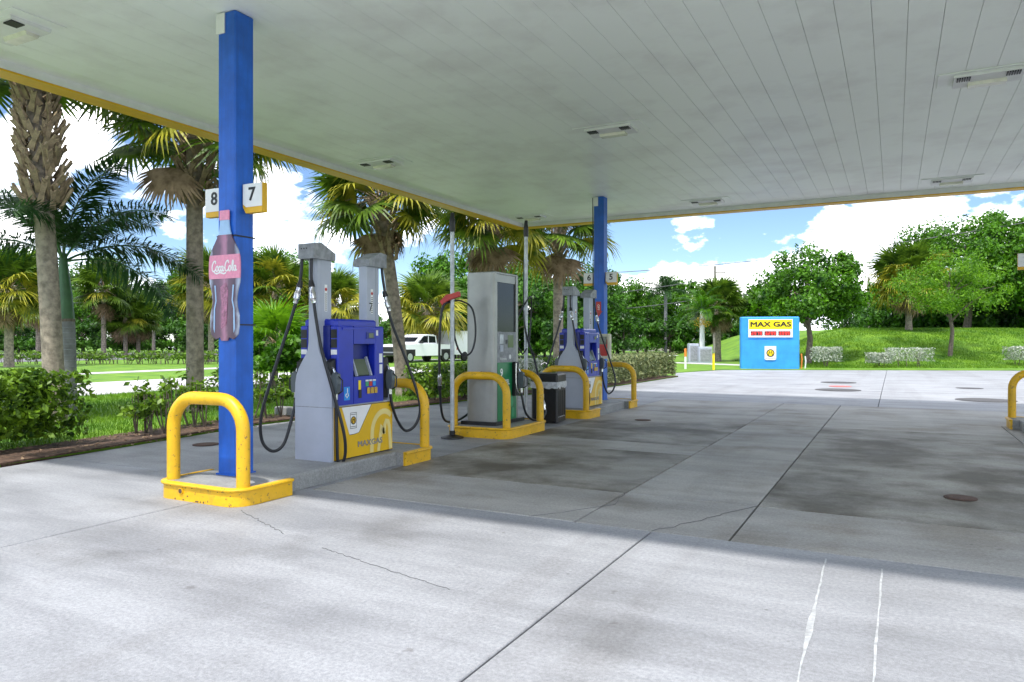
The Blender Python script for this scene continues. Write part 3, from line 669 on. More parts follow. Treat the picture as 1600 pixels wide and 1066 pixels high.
for s in (1, -1):
    X = lambda a, b_: (min(s * a, s * b_), max(s * a, s * b_))
    MB().box(*X(.206, .225), -.298, .298, H - .12, H - .004).build('header', M['steel'], t)
    MB().box(*X(.206, .214), -.298, .298, 1.38, H - .122).build('dark_screen', M['glass'], t)
    cp = MB().box(*X(.206, .24), -.298, .298, .92, 1.378, .006).build('control_panel', M['grey_dark'], t)
    MB().box(*X(.241, .244), -.24, -.12, 1.20, 1.34).build('card_reader', M['galv'], cp); MB().box(*X(.241, .249), -.23, -.13, 1.08, 1.18, .004).build('keypad', M['grey'], cp)
    MB().box(*X(.241, .243), .02, .2, 1.14, 1.33).build('display', M['lcd'], cp); MB().box(*X(.241, .246), -.05, 0, 1.2, 1.26).build('button', M['black'], cp)
    MB().disc((s * .241 - (.003 if s < 0 else 0), .09, 1.0), .035, 'x', .003, 16).build('badge', M['wtext'], cp)
    me = text_mesh('panel_lettering', 'Welcome', .06, M['wtext'], .001, .9); link('panel_lettering', me, cp, (s * .243, -.13, .97), FACE_E if s > 0 else FACE_W)
    gp = MB().box(*X(.206, .245), -.298, .298, .05, .918, .006).build('green_panel', M['green'], t)
    me = text_mesh('pump_number', '9', .17, M['wtext'], .001, 1, 0, .004); link('pump_number', me, gp, (s * .247, -.19, .76), FACE_E if s > 0 else FACE_W)
    me = text_mesh('fuel_lettering', 'DIESEL', .105, M['wtext'], .001, .9, 0, .003); link('fuel_lettering', me, gp, (s * .247, -.07, .615), FACE_E if s > 0 else FACE_W)
    xx = s * .2465
    for q, (yy, zz, rr) in enumerate(((.02, .30, .10), (.14, .32, .09), (.05, .16, .11), (.18, .15, .08))):
        MB().prism([(yy + rr * .55 * math.sin(a), zz + rr * math.cos(a)) for a in np.linspace(0, 2 * PI, 15)[:-1]], 'x', xx, xx + s * .001).build('leaf_print', M['green_l'], gp)
    bo = MB().box(*X(.246, .31), .14, .27, .40, .92, .01).build('nozzle_boot', M['black'], t)
    MB().tube(smooth_path([(s * .315, .15, .9), (s * .32, .14, .6), (s * .34, .17, .46), (s * .37, .24, .42)]), .008, 6).build('boot_trim', M['chrome'], bo)
    nz = link('nozzle', NOZ, t, (s * .37, .22, .52), (0, 0, PI if s > 0 else 0), 1.15)
MB().box(-.30, .30, -.46, .46, -.002, .05).build('plinth', M['black'], t)
hose([(.37, .22, .44), (.42, .26, .15), (.46, .42, .02), (.50, .66, .0), (.44, .90, .18), (.2, 1.05, .9), (-.02, 1.12, 1.5), (-.035, 1.135, 2.6)], t, .018, .55)
hose([(-.37, .22, .44), (-.42, .1, .18), (-.42, -.28, .05), (-.40, -.62, .04), (-.38, -.84, .16), (-.34, -.97, .6), (-.31, -1.02, 1.3), (-.27, -1.0, 1.72), (-.2, -.92, 1.8)], t, .018, .62)
hose([(.02, .96, 1.02), (-.06, .86, 1.25), (-.02, .84, 1.6), (.1, .98, 1.92), (.05, 1.22, 1.95), (0, 1.3, 1.6), (0, 1.22, 1.2), (.02, .96, 1.02)], t, .014)
hose([(-.2, -.92, 1.8), (-.1, -.8, 1.82), (.02, -.66, 1.7), (.05, -.62, 1.35), (0, -.66, 1.08), (-.1, -.76, 1.05), (-.17, -.84, 1.3), (-.18, -.87, 1.7)], t, .014)

def hose_pole(x, y, top, label, red):
    t = thing('hose_pole', label, 'pole', (x, y, 0))
    MB().tube([(0, 0, .02), (0, 0, top - .26)], .031, 14).build('pipe', M['galv'], t, True)
    MB().tube([(0, 0, .004), (0, 0, .022), (0, 0, .05)], lambda q: (.165, .16, .05)[int(q * 2 + .01)], 20).build('base_plate', M['black'], t)
    MB().tube([(0, 0, .05), (0, 0, .11)], .042, 12).build('collar', M['black'], t)
    MB().tube([(0, 0, top - .27), (0, 0, top - .12), (0, 0, top - .05), (.0, .01, top)], lambda q: (.04, .042, .03, .028)[int(q * 3 + .01)], 12).build('top_fitting', M['black'], t)
    if red:
        MB().prism([(-.17, -.06), (-.06, .03), (.02, .04), (.14, .07), (.15, .0), (.04, -.03), (-.05, -.06), (-.13, -.12)], 'y', -.03, .03).build('hose_clamp', M['red'], t).location = (.0, -.04, 2.02)
    else: MB().tube([(0, 0, 1.9), (0, 0, 1.95)], .04, 12).build('clamp', M['galv'], t)
hose_pole(-5.60, 8.86, 3.22, 'galvanised hose pole with a red clamp before the diesel pump', True)
hose_pole(-5.45, 10.92, 3.4, 'galvanised hose pole behind the diesel pump', False)

# litter bin
t = thing('litter_bin', 'black square litter bin with a clear liner beside the diesel island', 'bin', (-5.26, 11.42, 0), .12)
b = MB().box(-.23, .23, -.26, .26, .02, .62, .025).build('body', M['black'], t)
MB().box(-.235, .235, -.265, .265, .70, .84, .03).build('lid', M['black'], t)
lb = MB(); P = [(-.236, -.266), (.236, -.266), (.236, .266), (-.236, .266)]
vs = []; NN = 40
for kz in range(3):
    for i in range(NN):
        q = i / NN * 4; a = P[int(q) % 4]; c = P[(int(q) + 1) % 4]; f = q - int(q)
        vs.append((a[0] + (c[0] - a[0]) * f, a[1] + (c[1] - a[1]) * f, (.60, .655, .70)[kz] + (random.uniform(-.03, .025) if kz == 0 else 0)))
for i, v in enumerate(vs): vs[i] = (v[0] * (1 + random.uniform(0, .04)), v[1] * (1 + random.uniform(0, .04)), v[2])
lb.add(vs, [(kz * NN + i, kz * NN + (i + 1) % NN, (kz + 1) * NN + (i + 1) % NN, (kz + 1) * NN + i) for kz in range(2) for i in range(NN)]).build('liner', M['bag'], t)
for i in range(4): MB().box(.2305, .238, -.17 + i * .11, -.15 + i * .11, .10, .55).build('rib', M['black'], b)
MB().box(.2305, .234, -.19, .19, .10, .115).build('trim_line', M['bag'], b); MB().box(-.02, .0, -.264, -.2605, .2, .5).build('handle', M['bag'], b)

# ------------------------------------------------------------------ price sign
sx, sy = ray(1203.5, 35.8); ang = YAW + math.radians(-9)
t = thing('price_sign', 'blue monument sign reading MAX GAS with red price digits', 'sign', (sx, sy, 0), ang)
MB().box(-1.37, 1.37, 0, .55, 0, 2.58, .05).build('block', M['signblue'], t)
cab = MB().box(-1.04, 1.04, -.06, -.003, 1.57, 2.46).build('sign_cabinet', M['white'], t)
MB().box(-1.01, 1.01, -.066, -.061, 1.97, 2.43).build('yellow_face', M['signyel'], cab)
me = text_mesh('brand_lettering', 'MAX GAS', .33, M['text'], .004, 1.36, heavy=.013); link('brand_lettering', me, cab, (0, -.072, 2.2), FACE_S)
SEG = {'0': 'abcdef', '1': 'bc', '2': 'abged', '3': 'abgcd', '4': 'fgbc', '5': 'afgcd', '6': 'afgedc', '7': 'abc', '8': 'abcdefg', '9': 'abcfgd'}
led = bpy.data.materials.new('red_led'); led.use_nodes = True
pb = led.node_tree.nodes['Principled BSDF']; pb.inputs['Base Color'].default_value = (.5, .02, .02, 1); pb.inputs['Emission Color'].default_value = (1, .05, .04, 1); pb.inputs['Emission Strength'].default_value = .55
for i, pr in enumerate(('2979', '3299', '3999')):
    x0 = -.93 + i * .65
    w = MB().box(x0, x0 + .56, -.066, -.061, 1.66, 1.87).build('price_window', M['text'], cab)
    b = MB()
    for j, ch in enumerate(pr):
        ox = x0 + .035 + j * .13; wd, ht, th = .09, .16, .022; oz = 1.685
        for sgm in SEG[ch]:
            r_ = {'a': (0, wd, ht - th, ht), 'd': (0, wd, 0, th), 'g': (0, wd, ht / 2 - th / 2, ht / 2 + th / 2), 'f': (0, th, ht / 2, ht), 'e': (0, th, 0, ht / 2), 'b': (wd - th, wd, ht / 2, ht), 'c': (wd - th, wd, 0, ht / 2)}[sgm]
            b.box(ox + r_[0], ox + r_[1], -.0695, -.0665, oz + r_[2], oz + r_[3])
        if j == 0: b.box(ox + .1, ox + .118, -.0695, -.0665, oz, oz + .02)
    b.build('price_digits', led, w)
lg = MB(); NN = 20
lg.prism([(-.27, .5), (-.27, 1.14), (.27, 1.14), (.27, .5), (.2, .46), (-.2, .46)], 'y', -.05, -.003)
lg.build('can_sign', M['white'], t); lg2 = [o for o in t.children if o.name.startswith('can_sign')][0]
MB().disc((0, -.056, .80), .19, 'y', .004, 24).build('badge_ring', M['text'], lg2); MB().disc((0, -.061, .80), .14, 'y', .004, 24).build('badge', M['signyel'], lg2)
MB().tube([(-.09, -.064, .70), (-.05, -.064, .9), (0, -.064, .79), (.05, -.064, .9), (.09, -.064, .70)], .018, 5).build('letter_print', M['text'], lg2)
MB().box(-.26, .26, -.053, -.0505, .52, .535).build('can_rim', M['text'], lg2); MB().box(-.26, .26, -.053, -.0505, 1.08, 1.09).build('can_rim', M['redlid'], lg2)
for q, (px, d, h, mm) in enumerate(((1252, 36, .75, 'orange'), (1258, 36.3, .62, 'white'))):
    x, y = ray(px, d); tt = MB().tube([(0, 0, 0), (.03, 0, h * .6), (.0, 0, h)], .035, 8).build('vent_pipe', M[mm]); tt.location = (x, y, .02)
    tag(tt, ('short orange pipe standing beside the price sign', 'short white pipe standing beside the price sign')[q], 'pipe')
def marker(px, d, h, label, two):
    x, y = ray(px, d); t = thing('marker_post', label, 'post', (x, y, .03))
    MB().tube([(0, 0, 0), (0, 0, h * (.62 if two else 1))], .055, 10).build('post', M['white'] if two else M['signyel'], t)
    MB().tube([(0, 0, h * .6 if two else h), (0, 0, h * (1 if two else 1.06))], .06, 10).build('cap', M['orange'] if two else M['fascia_y'], t)
marker(1071, 35.5, 1.0, 'thin white utility marker post with orange top by the hedge', True)
marker(1115, 34.5, .72, 'yellow marker post at the lawn edge by the price sign', False)

# ------------------------------------------------------------------ vegetation builders
RNG = np.random.default_rng(5)
def np_mesh(name, V, mats, mi=None, nper=4):
    n = len(V); me = bpy.data.meshes.new(name)
    me.vertices.add(n * nper); me.vertices.foreach_set('co', V.reshape(-1).astype(np.float32))
    me.loops.add(n * nper); me.loops.foreach_set('vertex_index', np.arange(n * nper, dtype=np.int32))
    me.polygons.add(n); me.polygons.foreach_set('loop_start', np.arange(0, n * nper, nper, dtype=np.int32))
    for m in mats: me.materials.append(m)
    if mi is not None: me.polygons.foreach_set('material_index', np.asarray(mi, dtype=np.int32))
    me.update(calc_edges=True); return me
def leaves(P, size, outward=None, aspect=.5, rng=RNG):
    """pointed leaf quads at points P, loosely facing outward/upward"""
    n = len(P); d = rng.normal(size=(n, 3))
    if outward is not None: d = d * .8 + outward
    d[:, 2] += .35; d /= np.linalg.norm(d, axis=1)[:, None] + 1e-9
    a = rng.normal(size=(n, 3)); u = np.cross(d, a); u /= np.linalg.norm(u, axis=1)[:, None] + 1e-9; v = np.cross(d, u)
    s = (size * rng.uniform(.45, 1.55, n))[:, None]
    return np.stack([P - u * s, P + v * s * aspect, P + u * s, P - v * s * aspect], 1)
def crown_points(n, rx, rz, nclump, rng, shell=.55, clump=.28, drop=.0):
    c = rng.normal(size=(nclump, 3)); c /= np.linalg.norm(c, axis=1)[:, None]
    rad = rng.uniform(shell, 1.0, nclump)[:, None]; c *= rad
    c[:, 2] = np.where(c[:, 2] < -.55, -.55 + .2 * rng.random(nclump), c[:, 2])
    sz = rng.uniform(.55, 1.25, nclump) * clump
    i = rng.integers(0, nclump, n); q = rng.normal(size=(n, 3)); q /= np.linalg.norm(q, axis=1)[:, None]; q *= (rng.random(n) ** .45)[:, None]
    p = c[i] + q * sz[i][:, None]; out = q * .8 + c[i] * .3
    return p * np.array([rx, rx, rz]), out
def tree_meshes(seed, rx, rz, zc, n, size, nclump, leafm, trunk_r, aspect=.5, shell=.5, clump=.3):
    rng = np.random.default_rng(seed); p, o = crown_points(n, rx, rz, nclump, rng, shell, clump)
    p[:, 2] += zc; me = np_mesh('crown', leaves(p, size, o, aspect, rng), [leafm])
    b = MB(); r = random.Random(seed)
    top = zc + rz * .35
    b.tube([(0, 0, -.15), (.04 * rx, .0, top * .3), (-.03 * rx, .03 * rx, top * .65), (0, 0, top)], trunk_r, 9, True, trunk_r * .3)
    for k in range(9):
        a = r.uniform(0, 2 * PI); z0 = r.uniform(max(.35 * zc, zc - rz), zc); L = r.uniform(.5, .85)
        e = (math.cos(a) * rx * L, math.sin(a) * rx * L, z0 + rz * r.uniform(.25, .7))
        b.tube(smooth_path([(0, 0, z0), (e[0] * .45, e[1] * .45, z0 + (e[2] - z0) * .6), e], 3), trunk_r * .42, 6, True, trunk_r * .08)
    return b.mesh('trunk', M['bark2'], True), me
def tree(name, meshes, loc, label, cat='tree', scale=1, rz=0, group=None):
    t = thing(name, label, cat, loc, rz, group, scale)
    link('trunk', meshes[0], t); link('crown', meshes[1], t); return t
# fan palm leaf
def fan_mesh(seed, mats, spread=150, seg=34, L=.95, pet=.85, droop=.35, fold=.1):
    r = random.Random(seed); b = MB()
    b.mat(1).tube([(0, 0, 0), (pet * .5, 0, .05), (pet, 0, .0)], .018, 5, False, .011)
    b.mat(0)
    for i in range(seg):
        a = math.radians(-spread + 2 * spread * i / (seg - 1)) + r.uniform(-.03, .03)
        l = L * (.72 + .28 * math.cos(a * .55)) * r.uniform(.88, 1.06); dx, dy = math.cos(a), math.sin(a); nx_, ny_ = -dy, dx
        x0 = pet + .06 + .22 * max(0, math.cos(a * .5)) * 0
        zf = fold * (1 if i % 2 else -1) * .25; dr = droop * r.uniform(.6, 1.5)
        def P(t, w, z): return (x0 + dx * l * t + nx_ * w, dy * l * t + ny_ * w, z - dr * l * (max(0, t - .35) ** 1.8) * 1.6 - .18 * (1 - math.cos(a)) * .5 * t)
        w1, w2 = .03 + .012 * r.random(), .022
        vs = [P(.02, 0, 0), P(.38, w1, zf * .08), P(.38, -w1, zf * .08), P(.72, w2, 0), P(.72, -w2, 0), P(1.0 + r.uniform(-.08, .05), r.uniform(-.03, .03), 0)]
        b.add(vs, [(0, 1, 2), (1, 3, 4, 2), (3, 5, 4)])
    me = bpy.data.meshes.new('frond'); me.from_pydata(b.v, [], b.f)
    for m in mats: me.materials.append(m)
    me.polygons.foreach_set('material_index', b.m); return me
FAN = [fan_mesh(i, [M['fan'], M['boot']], 155, 44, .95, .9, .3 + .12 * i) for i in range(3)]
FANY = [fan_mesh(10 + i, [M['fany'], M['boot']], 145, 40, .95, .9, .6) for i in range(2)]
DEAD = [fan_mesh(20 + i, [M['dead'], M['boot']], 70, 26, .9, .7, .25) for i in range(2)]
bm_ = MB(); bm_.prism([(-.05, 0), (.05, 0), (.032, .16), (.04, .34), (0, .30), (-.04, .34), (-.032, .16)], 'y', -.018, .018)
BOOT = bm_.mesh('leaf_base', M['boot'])
def trunk_mesh(h, r0, r1, lean=(0, 0), m=None):
    pts = [(lean[0] * (i / 10) ** 1.3, lean[1] * (i / 10) ** 1.3, h * i / 10 - (.1 if i == 0 else 0)) for i in range(11)]
    return MB().tube(pts, lambda q: (r0 * (1.22 - .22 * min(1, q * 8))) + (r1 - r0) * q, 14).mesh('trunk', m or M['bark'], True)
def sabal(x, y, h, label, r=.17, lean=(0, 0), nf=26, ndead=8, boots=40, boot_len=1.6, size=1.0, yell=.2, seed=1, parts=True, z=0.0, group=None, brad=None):
    rr = random.Random(seed); t = thing('fan_palm', label, 'palm tree', (x, y, z), rr.uniform(-.3, .3) * 0, group)
    link('trunk', trunk_mesh(h, r, r * .9, lean), t)
    brad = brad or r * 1.15
    for i in range(boots):
        q = i / max(1, boots); zz = h - boot_len * (1 - q) - .1; a = i * 2.4 + rr.uniform(-.2, .2); f = (zz / h) ** 1.3
        o = link('leaf_base', BOOT, t, (lean[0] * f + math.cos(a) * brad * .9, lean[1] * f + math.sin(a) * brad * .9, zz))
        sc = rr.uniform(.85, 1.35) * (r / .17)
        o.rotation_euler = (Matrix.Rotation(a - PI / 2, 3, 'Z') @ Matrix.Rotation(rr.uniform(-.55, -.25), 3, 'X') @ Matrix.Rotation(rr.uniform(-.7, .7), 3, 'Y')).to_euler(); o.scale = (sc, sc, sc)
    items = []
    for i in range(nf + ndead):
        dead = i >= nf; q = i / nf if not dead else 1
        el = math.radians(80 - 118 * q ** .95) if not dead else math.radians(rr.uniform(-84, -62))
        a = i * 2.39996 + rr.uniform(-.2, .2); me = rr.choice(DEAD) if dead else (rr.choice(FANY) if rr.random() < yell * (q * 1.6) else rr.choice(FAN))
        items.append((me, a, el, size * rr.uniform(.85, 1.12), rr.uniform(-.5, .5)))
    if parts:
        for me, a, el, sc, roll in items:
            o = link('frond', me, t, (lean[0] + .1 * math.cos(a), lean[1] + .1 * math.sin(a), h + .05 - (.25 if el < -.6 else 0)))
            o.rotation_euler = (Matrix.Rotation(a, 3, 'Z') @ Matrix.Rotation(-el, 3, 'Y') @ Matrix.Rotation(roll, 3, 'X')).to_euler(); o.scale = (sc,) * 3
    return t
def joined_sabal_crown(seed, nf=34, ndead=4, yell=.3):
    rr = random.Random(seed); V = []; F = []; MI = []; mats = [M['fan'], M['fany'], M['dead'], M['boot']]
    for i in range(nf + ndead):
        dead = i >= nf; q = min(1, i / nf)
        el = math.radians(80 - 118 * q ** .95) if not dead else math.radians(rr.uniform(-88, -55))
        a = i * 2.39996 + rr.uniform(-.2, .2); y_ = rr.random() < yell * q * 1.6; me = rr.choice(DEAD if dead else (FANY if y_ else FAN))
        R = Matrix.Rotation(a, 4, 'Z') @ Matrix.Rotation(-el, 4, 'Y') @ Matrix.Rotation(rr.uniform(-.5, .5), 4, 'X') @ Matrix.Scale(rr.uniform(.85, 1.1), 4)
        o = len(V); V += [(R @ v.co).to_tuple() for v in me.vertices]
        for p in me.polygons: F.append(tuple(k + o for k in p.vertices)); MI.append(3 if p.material_index else (2 if dead else (1 if y_ else 0)))
    me = bpy.data.meshes.new('crown'); me.from_pydata(V, [], F)
    for m in mats: me.materials.append(m)
    me.polygons.foreach_set('material_index', MI); return me
JC = [joined_sabal_crown(40, yell=.25), joined_sabal_crown(41, yell=.6)]
def far_sabal(px, d, ytop_center, label, kind=0, size=1.5, r=.17, z=0.0, group=None, lean=(0, 0)):
    x, y = ray(px, d); h = hz(ytop_center, d) - z
    t = thing('fan_palm', label, 'palm tree', (x, y, z), px * .37 % 6, group)
    link('trunk', trunk_mesh(h, r, r * .85, lean), t); o = link('crown', JC[kind], t, (lean[0], lean[1], h), (0, 0, 0), size); return t
# feather palm frond: arching rachis with leaflets on all sides
def feather_mesh(seed, L=2.6, n=95, ll=.55, plume=1.0, m='feather'):
    r = random.Random(seed); b = MB(); pts = []
    def R(t): return Vector((L * (t - .18 * t * t), 0, L * (.42 * t - .62 * t * t)))
    b.mat(1).tube([R(i / 12) for i in range(13)], .022, 5, False, .005); b.mat(0)
    for i in range(n):
        t = .12 + .88 * i / n; p = R(t); tg = (R(min(1, t + .02)) - R(t - .02)).normalized(); side = Vector((0, 1, 0)); up = tg.cross(side).normalized() * -1
        for s in (-1, 1):
            for k in range(2):
                ph = r.uniform(-.9, .9) * plume; d = (side * s * math.cos(ph) + up * math.sin(ph) + tg * r.uniform(.35, .8)).normalized()
                l = ll * (1 - .55 * abs(t - .45) ** 1.3 / .5) * r.uniform(.8, 1.1); w = up.cross(d).normalized() * .016
                e = p + d * l + Vector((0, 0, -.28 * l * l / ll)); mid = p + d * l * .5
                b.add([p - w * .4, mid - w, e, mid + w], [(0, 1, 2, 3)])
    me = bpy.data.meshes.new('frond'); me.from_pydata(b.v, [], b.f)
    me.materials.append(M[m]); me.materials.append(M['shaft']); me.polygons.foreach_set('material_index', b.m); return me
FEA = [feather_mesh(i) for i in range(2)]
FEB = [feather_mesh(5, 2.3, 60, .5, .5, 'leafA')]
def shrub_mesh(seed, rx, ry, h, n, size, m, box=True, stems=6, low=.25):
    rng = np.random.default_rng(seed)
    if box:
        q = rng.uniform(-1, 1, (n, 3)); k = rng.random(n) < .62; ax = rng.integers(0, 3, n)
        for a in range(3):
            s_ = k & (ax == a); q[s_, a] = np.sign(q[s_, a]) * rng.uniform(.8, 1.03, s_.sum())
        q[:, 2] = np.where(q[:, 2] < -.9, rng.uniform(-.5, 1, n), q[:, 2])
        bump = 1 + .07 * np.sin(q[:, 0] * rx * 6 + seed) * np.sin(q[:, 1] * ry * 5)
        p = np.stack([q[:, 0] * rx * bump, q[:, 1] * ry * bump, low * h + (q[:, 2] * bump * .5 + .5) * h * (1 - low)], 1)
        out = q * np.array([.6, .6, .8])
    else:
        p, out = crown_points(n, rx, h * .42, 16, rng, .35, .34); p[:, 2] += h * .62
    me = np_mesh('foliage', leaves(p, size, out, .55, rng), [m])
    b = MB(); r = random.Random(seed)
    for i in range(stems):
        x = r.uniform(-.5, .5) * rx; y = r.uniform(-.7, .7) * ry; a = r.uniform(0, 6.28)
        for _ in range(3): a2 = a + r.uniform(-1.2, 1.2); b.tube(smooth_path([(x, y, -.02), (x + .1 * math.cos(a2), y + .1 * math.sin(a2), h * .35), (x + .32 * math.cos(a2) * min(rx, 1), y + .32 * math.sin(a2) * min(ry, 1), h * .8)], 3), .014, 5, False, .005)
    return b.mesh('stem', M['bark2']), me
def shrub(name, meshes, loc, label, cat='shrub', rz=0, group=None, scale=1):
    t = thing(name, label, cat, loc, rz, group, scale); link('stem', meshes[0], t); link('foliage', meshes[1], t); return t

# ------------------------------------------------------------------ near planting
shrub('hedge', shrub_mesh(1, .6, 2.3, .95, 15000, .046, M['hedge'], True, 12, .12), (-9.9, 3.45, .04), 'dense clipped green hedge with bare stems below, along the lane', 'hedge')
sp = [(-9.55, 6.95, .72, 'sparse leafy shrub at the end of the dense clipped hedge'), (-9.75, 7.75, .86, 'sparse leafy shrub before the trunk of the lone leaning palm bed'), (-9.85, 8.55, .9, 'open leafy shrub seen just left of the blue bottle column'), (-9.85, 9.35, .8, 'small open shrub behind the grey end of the first dispenser'), (-10.0, 10.3, .8, 'small dark shrub behind the hoses of the first dispenser')]
for i, (x, y, h, l) in enumerate(sp): shrub('shrub', shrub_mesh(20 + i, .42, .42, h, 420, .045, M['hedge'], False, 5), (x, y, .04), l.replace(' of the lone leaning palm bed', ' with a fibrous crown'))
for i, (x, y, w, h, mm, l) in enumerate([(-9.3, 14.2, .6, .8, 'hedge', 'rounded yellow green shrub behind the galvanised pole'), (-9.2, 15.4, .5, .8, 'hedge', 'clipped green shrub behind the diesel pump'), (-9.1, 17.2, .75, .85, 'silver', 'pale whitish shrub beyond the litter bin'), (-8.8, 18.9, .7, .85, 'hedge', 'green shrub behind the second dispenser')]):
    shrub('shrub', shrub_mesh(40 + i, w, w * 1.1, h, 2200, .05, M[mm], True, 5, .1), (x, y, .04), l)
shrub('hedge', shrub_mesh(60, .62, 4.2, .88, 15000, .05, M['varieg'], True, 14, .05), (-8.15, 23.7, .04), 'long clipped variegated hedge behind the red arrow column', 'hedge')
MB().box(-.3, .3, -.09, .09, 0, .14, .02).build('wheel_stop', M['island']).location = (-9.75, 9.9, .05); tag(bpy.data.objects['wheel_stop'], 'pale concrete wheel stop lying in the mulch behind the first dispenser', 'wheel stop')
# grass blades on the near verge
n = 70000; gx = RNG.uniform(-17.5, -9.7, n); gy = RNG.uniform(2.5, 26, n); a = RNG.uniform(0, 2 * PI, n); h = RNG.uniform(.04, .13, n); w = .006
base = np.stack([gx, gy, np.full(n, .03)], 1); sd = np.stack([np.cos(a), np.sin(a), np.zeros(n)], 1) * w; ln = np.stack([RNG.normal(0, .03, n), RNG.normal(0, .03, n), h], 1)
tag(link('grass_blades', np_mesh('grass_blades', np.stack([base - sd, base + sd, base + ln], 1), [M['blade']], None, 3)), 'short green grass on the verge behind the hedge', 'grass', kind='stuff')
n = 70000; gr = RNG.uniform(15, 34, n); gd = RNG.uniform(36.3, 50, n); gx = cA * gr - sA * gd; gy = sA * gr + cA * gd; a = RNG.uniform(0, 2 * PI, n); h = RNG.uniform(.05, .16, n)
base = np.stack([gx, gy, np.array([mound_z(p, q) for p, q in zip(gx, gy)])], 1); sd = np.stack([np.cos(a), np.sin(a), np.zeros(n)], 1) * .014; ln = np.stack([RNG.normal(0, .05, n), RNG.normal(0, .05, n), h], 1)
tag(link('mound_grass', np_mesh('mound_grass', np.stack([base - sd, base + sd, base + ln], 1), [M['blade']], None, 3)), 'mown grass covering the front of the mound', 'grass', kind='stuff')
n = 900; lx = RNG.uniform(-9.9, -8.7, n); P = np.stack([lx, RNG.uniform(2, 19, n), np.full(n, .056)], 1)
tag(link('leaf_litter', np_mesh('leaf_litter', leaves(P, .03, np.tile([0, 0, 3.], (n, 1))), [M['dead']])), 'dry leaf litter scattered on the mulch bed', 'leaf litter', kind='stuff')

# palms along the verge
sabal(-12.55, 7.35, 6.3, 'tall fan palm with a criss-cross fibrous trunk top at the left', .165, (-.5, -.1), 26, 0, 170, 2.6, 1.1, .1, 3, brad=.27)
sabal(-11.95, 9.65, 5.55, 'fan palm whose crown spreads behind the bottle column', .16, (.1, -.1), 36, 2, 60, 1.5, 1.05, .15, 4, brad=.24)
sabal(-10.75, 14.75, 4.9, 'leaning fan palm rising behind the first dispenser', .165, (-.62, -.15), 36, 3, 46, 1.4, 1.0, .3, 5, brad=.24)
sabal(-10.3, 18.3, 5.0, 'fan palm with hanging dead fronds directly behind the diesel pump', .17, (0, 0), 38, 4, 26, 1.0, 1.1, .35, 6)
sabal(-9.75, 21.9, 5.1, 'fan palm with a skirt of brown fronds left of the red arrow column', .17, (0, 0), 36, 4, 24, 1.0, 1.1, .4, 7)
x, y = ray(105, 13.2); t = thing('feather_palm', 'feather palm with a smooth ringed trunk and green crownshaft', 'palm tree', (x, y, .03))
b = MB(); b.tube([(0, 0, -.1), (.0, 0, .6), (-.02, 0, 1.35), (-.03, 0, 1.72)], .165, 16, True, .14); tr = b.build('trunk', M['ring'], t, True)
for i in range(16): MB().tube([(-.001 * i, 0, .1 + i * .1), (-.001 * i, 0, .112 + i * .1)], .168 - .0013 * i, 16).build('trunk_ring', M['grey_dark'], tr)
MB().tube([(-.03, 0, 1.70), (-.035, 0, 1.75)], .15, 14).build('crownshaft_scar', M['bark2'], t)
MB().tube([(-.03, 0, 1.74), (-.05, 0, 2.2), (-.1, 0, 2.6), (-.12, 0, 2.95)], .14, 14, True, .06).build('crownshaft', M['shaft'], t, True)
for a, el, sc in ((.35, 35, 1.0), (.75, 8, 1.05), (.1, 62, 1.0), (1.5, 40, .9), (2.6, 30, 1), (3.3, 50, 1), (3.7, 12, 1.05), (4.5, 45, .9), (5.4, 30, .95), (.5, -12, 1.0)):
    o = link('frond', FEA[int(a * 10) % 2], t, (-.12, 0, 2.8)); o.rotation_euler = (Matrix.Rotation(a, 3, 'Z') @ Matrix.Rotation(-math.radians(el), 3, 'Y')).to_euler(); o.scale = (sc,) * 3

# ------------------------------------------------------------------ middle distance, left
x, y = ray(440, 19); shrub('shrub', shrub_mesh(71, 1.25, 1.1, 1.55, 5200, .075, M['leafA'], False, 7), (x, y, .03), 'tall rounded green bush behind the hoses of the first dispenser')
x, y = ray(428, 21.5); t = thing('palmetto', 'bright green low palmetto fanning out behind the tall bush', 'palm', (x, y, .03))
MB().tube([(0, 0, 0), (0, 0, 1.3)], .12, 8).build('trunk', M['bark'], t)
YG = [fan_mesh(33, [M['leafL'], M['boot']], 140, 30, 1.0, .7, .5)]
for i in range(20):
    o = link('frond', YG[0], t, (0, 0, 1.25)); el = 75 - i * 5; o.rotation_euler = (Matrix.Rotation(i * 2.4, 3, 'Z') @ Matrix.Rotation(-math.radians(el), 3, 'Y')).to_euler()
FP = [(14, 38, 452, 'pale trunked fan palm with yellowing crown beyond the sidewalk', 1, 1.5, .22), (162, 62, 452, 'round headed fan palm over the far shrubs beyond the road', 0, 1.75, .2), (196, 64, 492, 'short bushy fan palm in the clump across the road', 0, 1.6, .18), (216, 66, 497, 'short fan palm at the edge of the clump across the road', 0, 1.5, .18),
      (330, 48, 448, 'yellowing fan palm seen just left of the cola bottle', 1, 1.7, .2), (429, 50, 452, 'yellow skirted fan palm above the bright palmetto', 1, 1.8, .2), (522, 52, 470, 'fan palm partly hidden by the mast of the first dispenser', 1, 1.6, .2), (668, 49, 482, 'yellow topped fan palm behind the white pickup', 1, 1.7, .2), (60, 60, 470, 'thin fan palm behind the thick criss-cross trunk', 0, 1.5, .2)]
for px, d, yc, l, k, s, r in FP: far_sabal(px, d, yc, l, k, s, r)
T1 = tree_meshes(101, 4.6, 3.7, 5.2, 15000, .155, 60, M['leafD'], .28)
T2 = tree_meshes(102, 3.8, 4.4, 5.4, 13000, .155, 52, M['leafA'], .26)
T3 = tree_meshes(103, 5.2, 3.2, 4.4, 15000, .155, 64, M['leafD'], .3)
T4 = tree_meshes(104, 2.2, 1.6, 1.75, 4200, .14, 30, M['leafD'], .12, clump=.36)
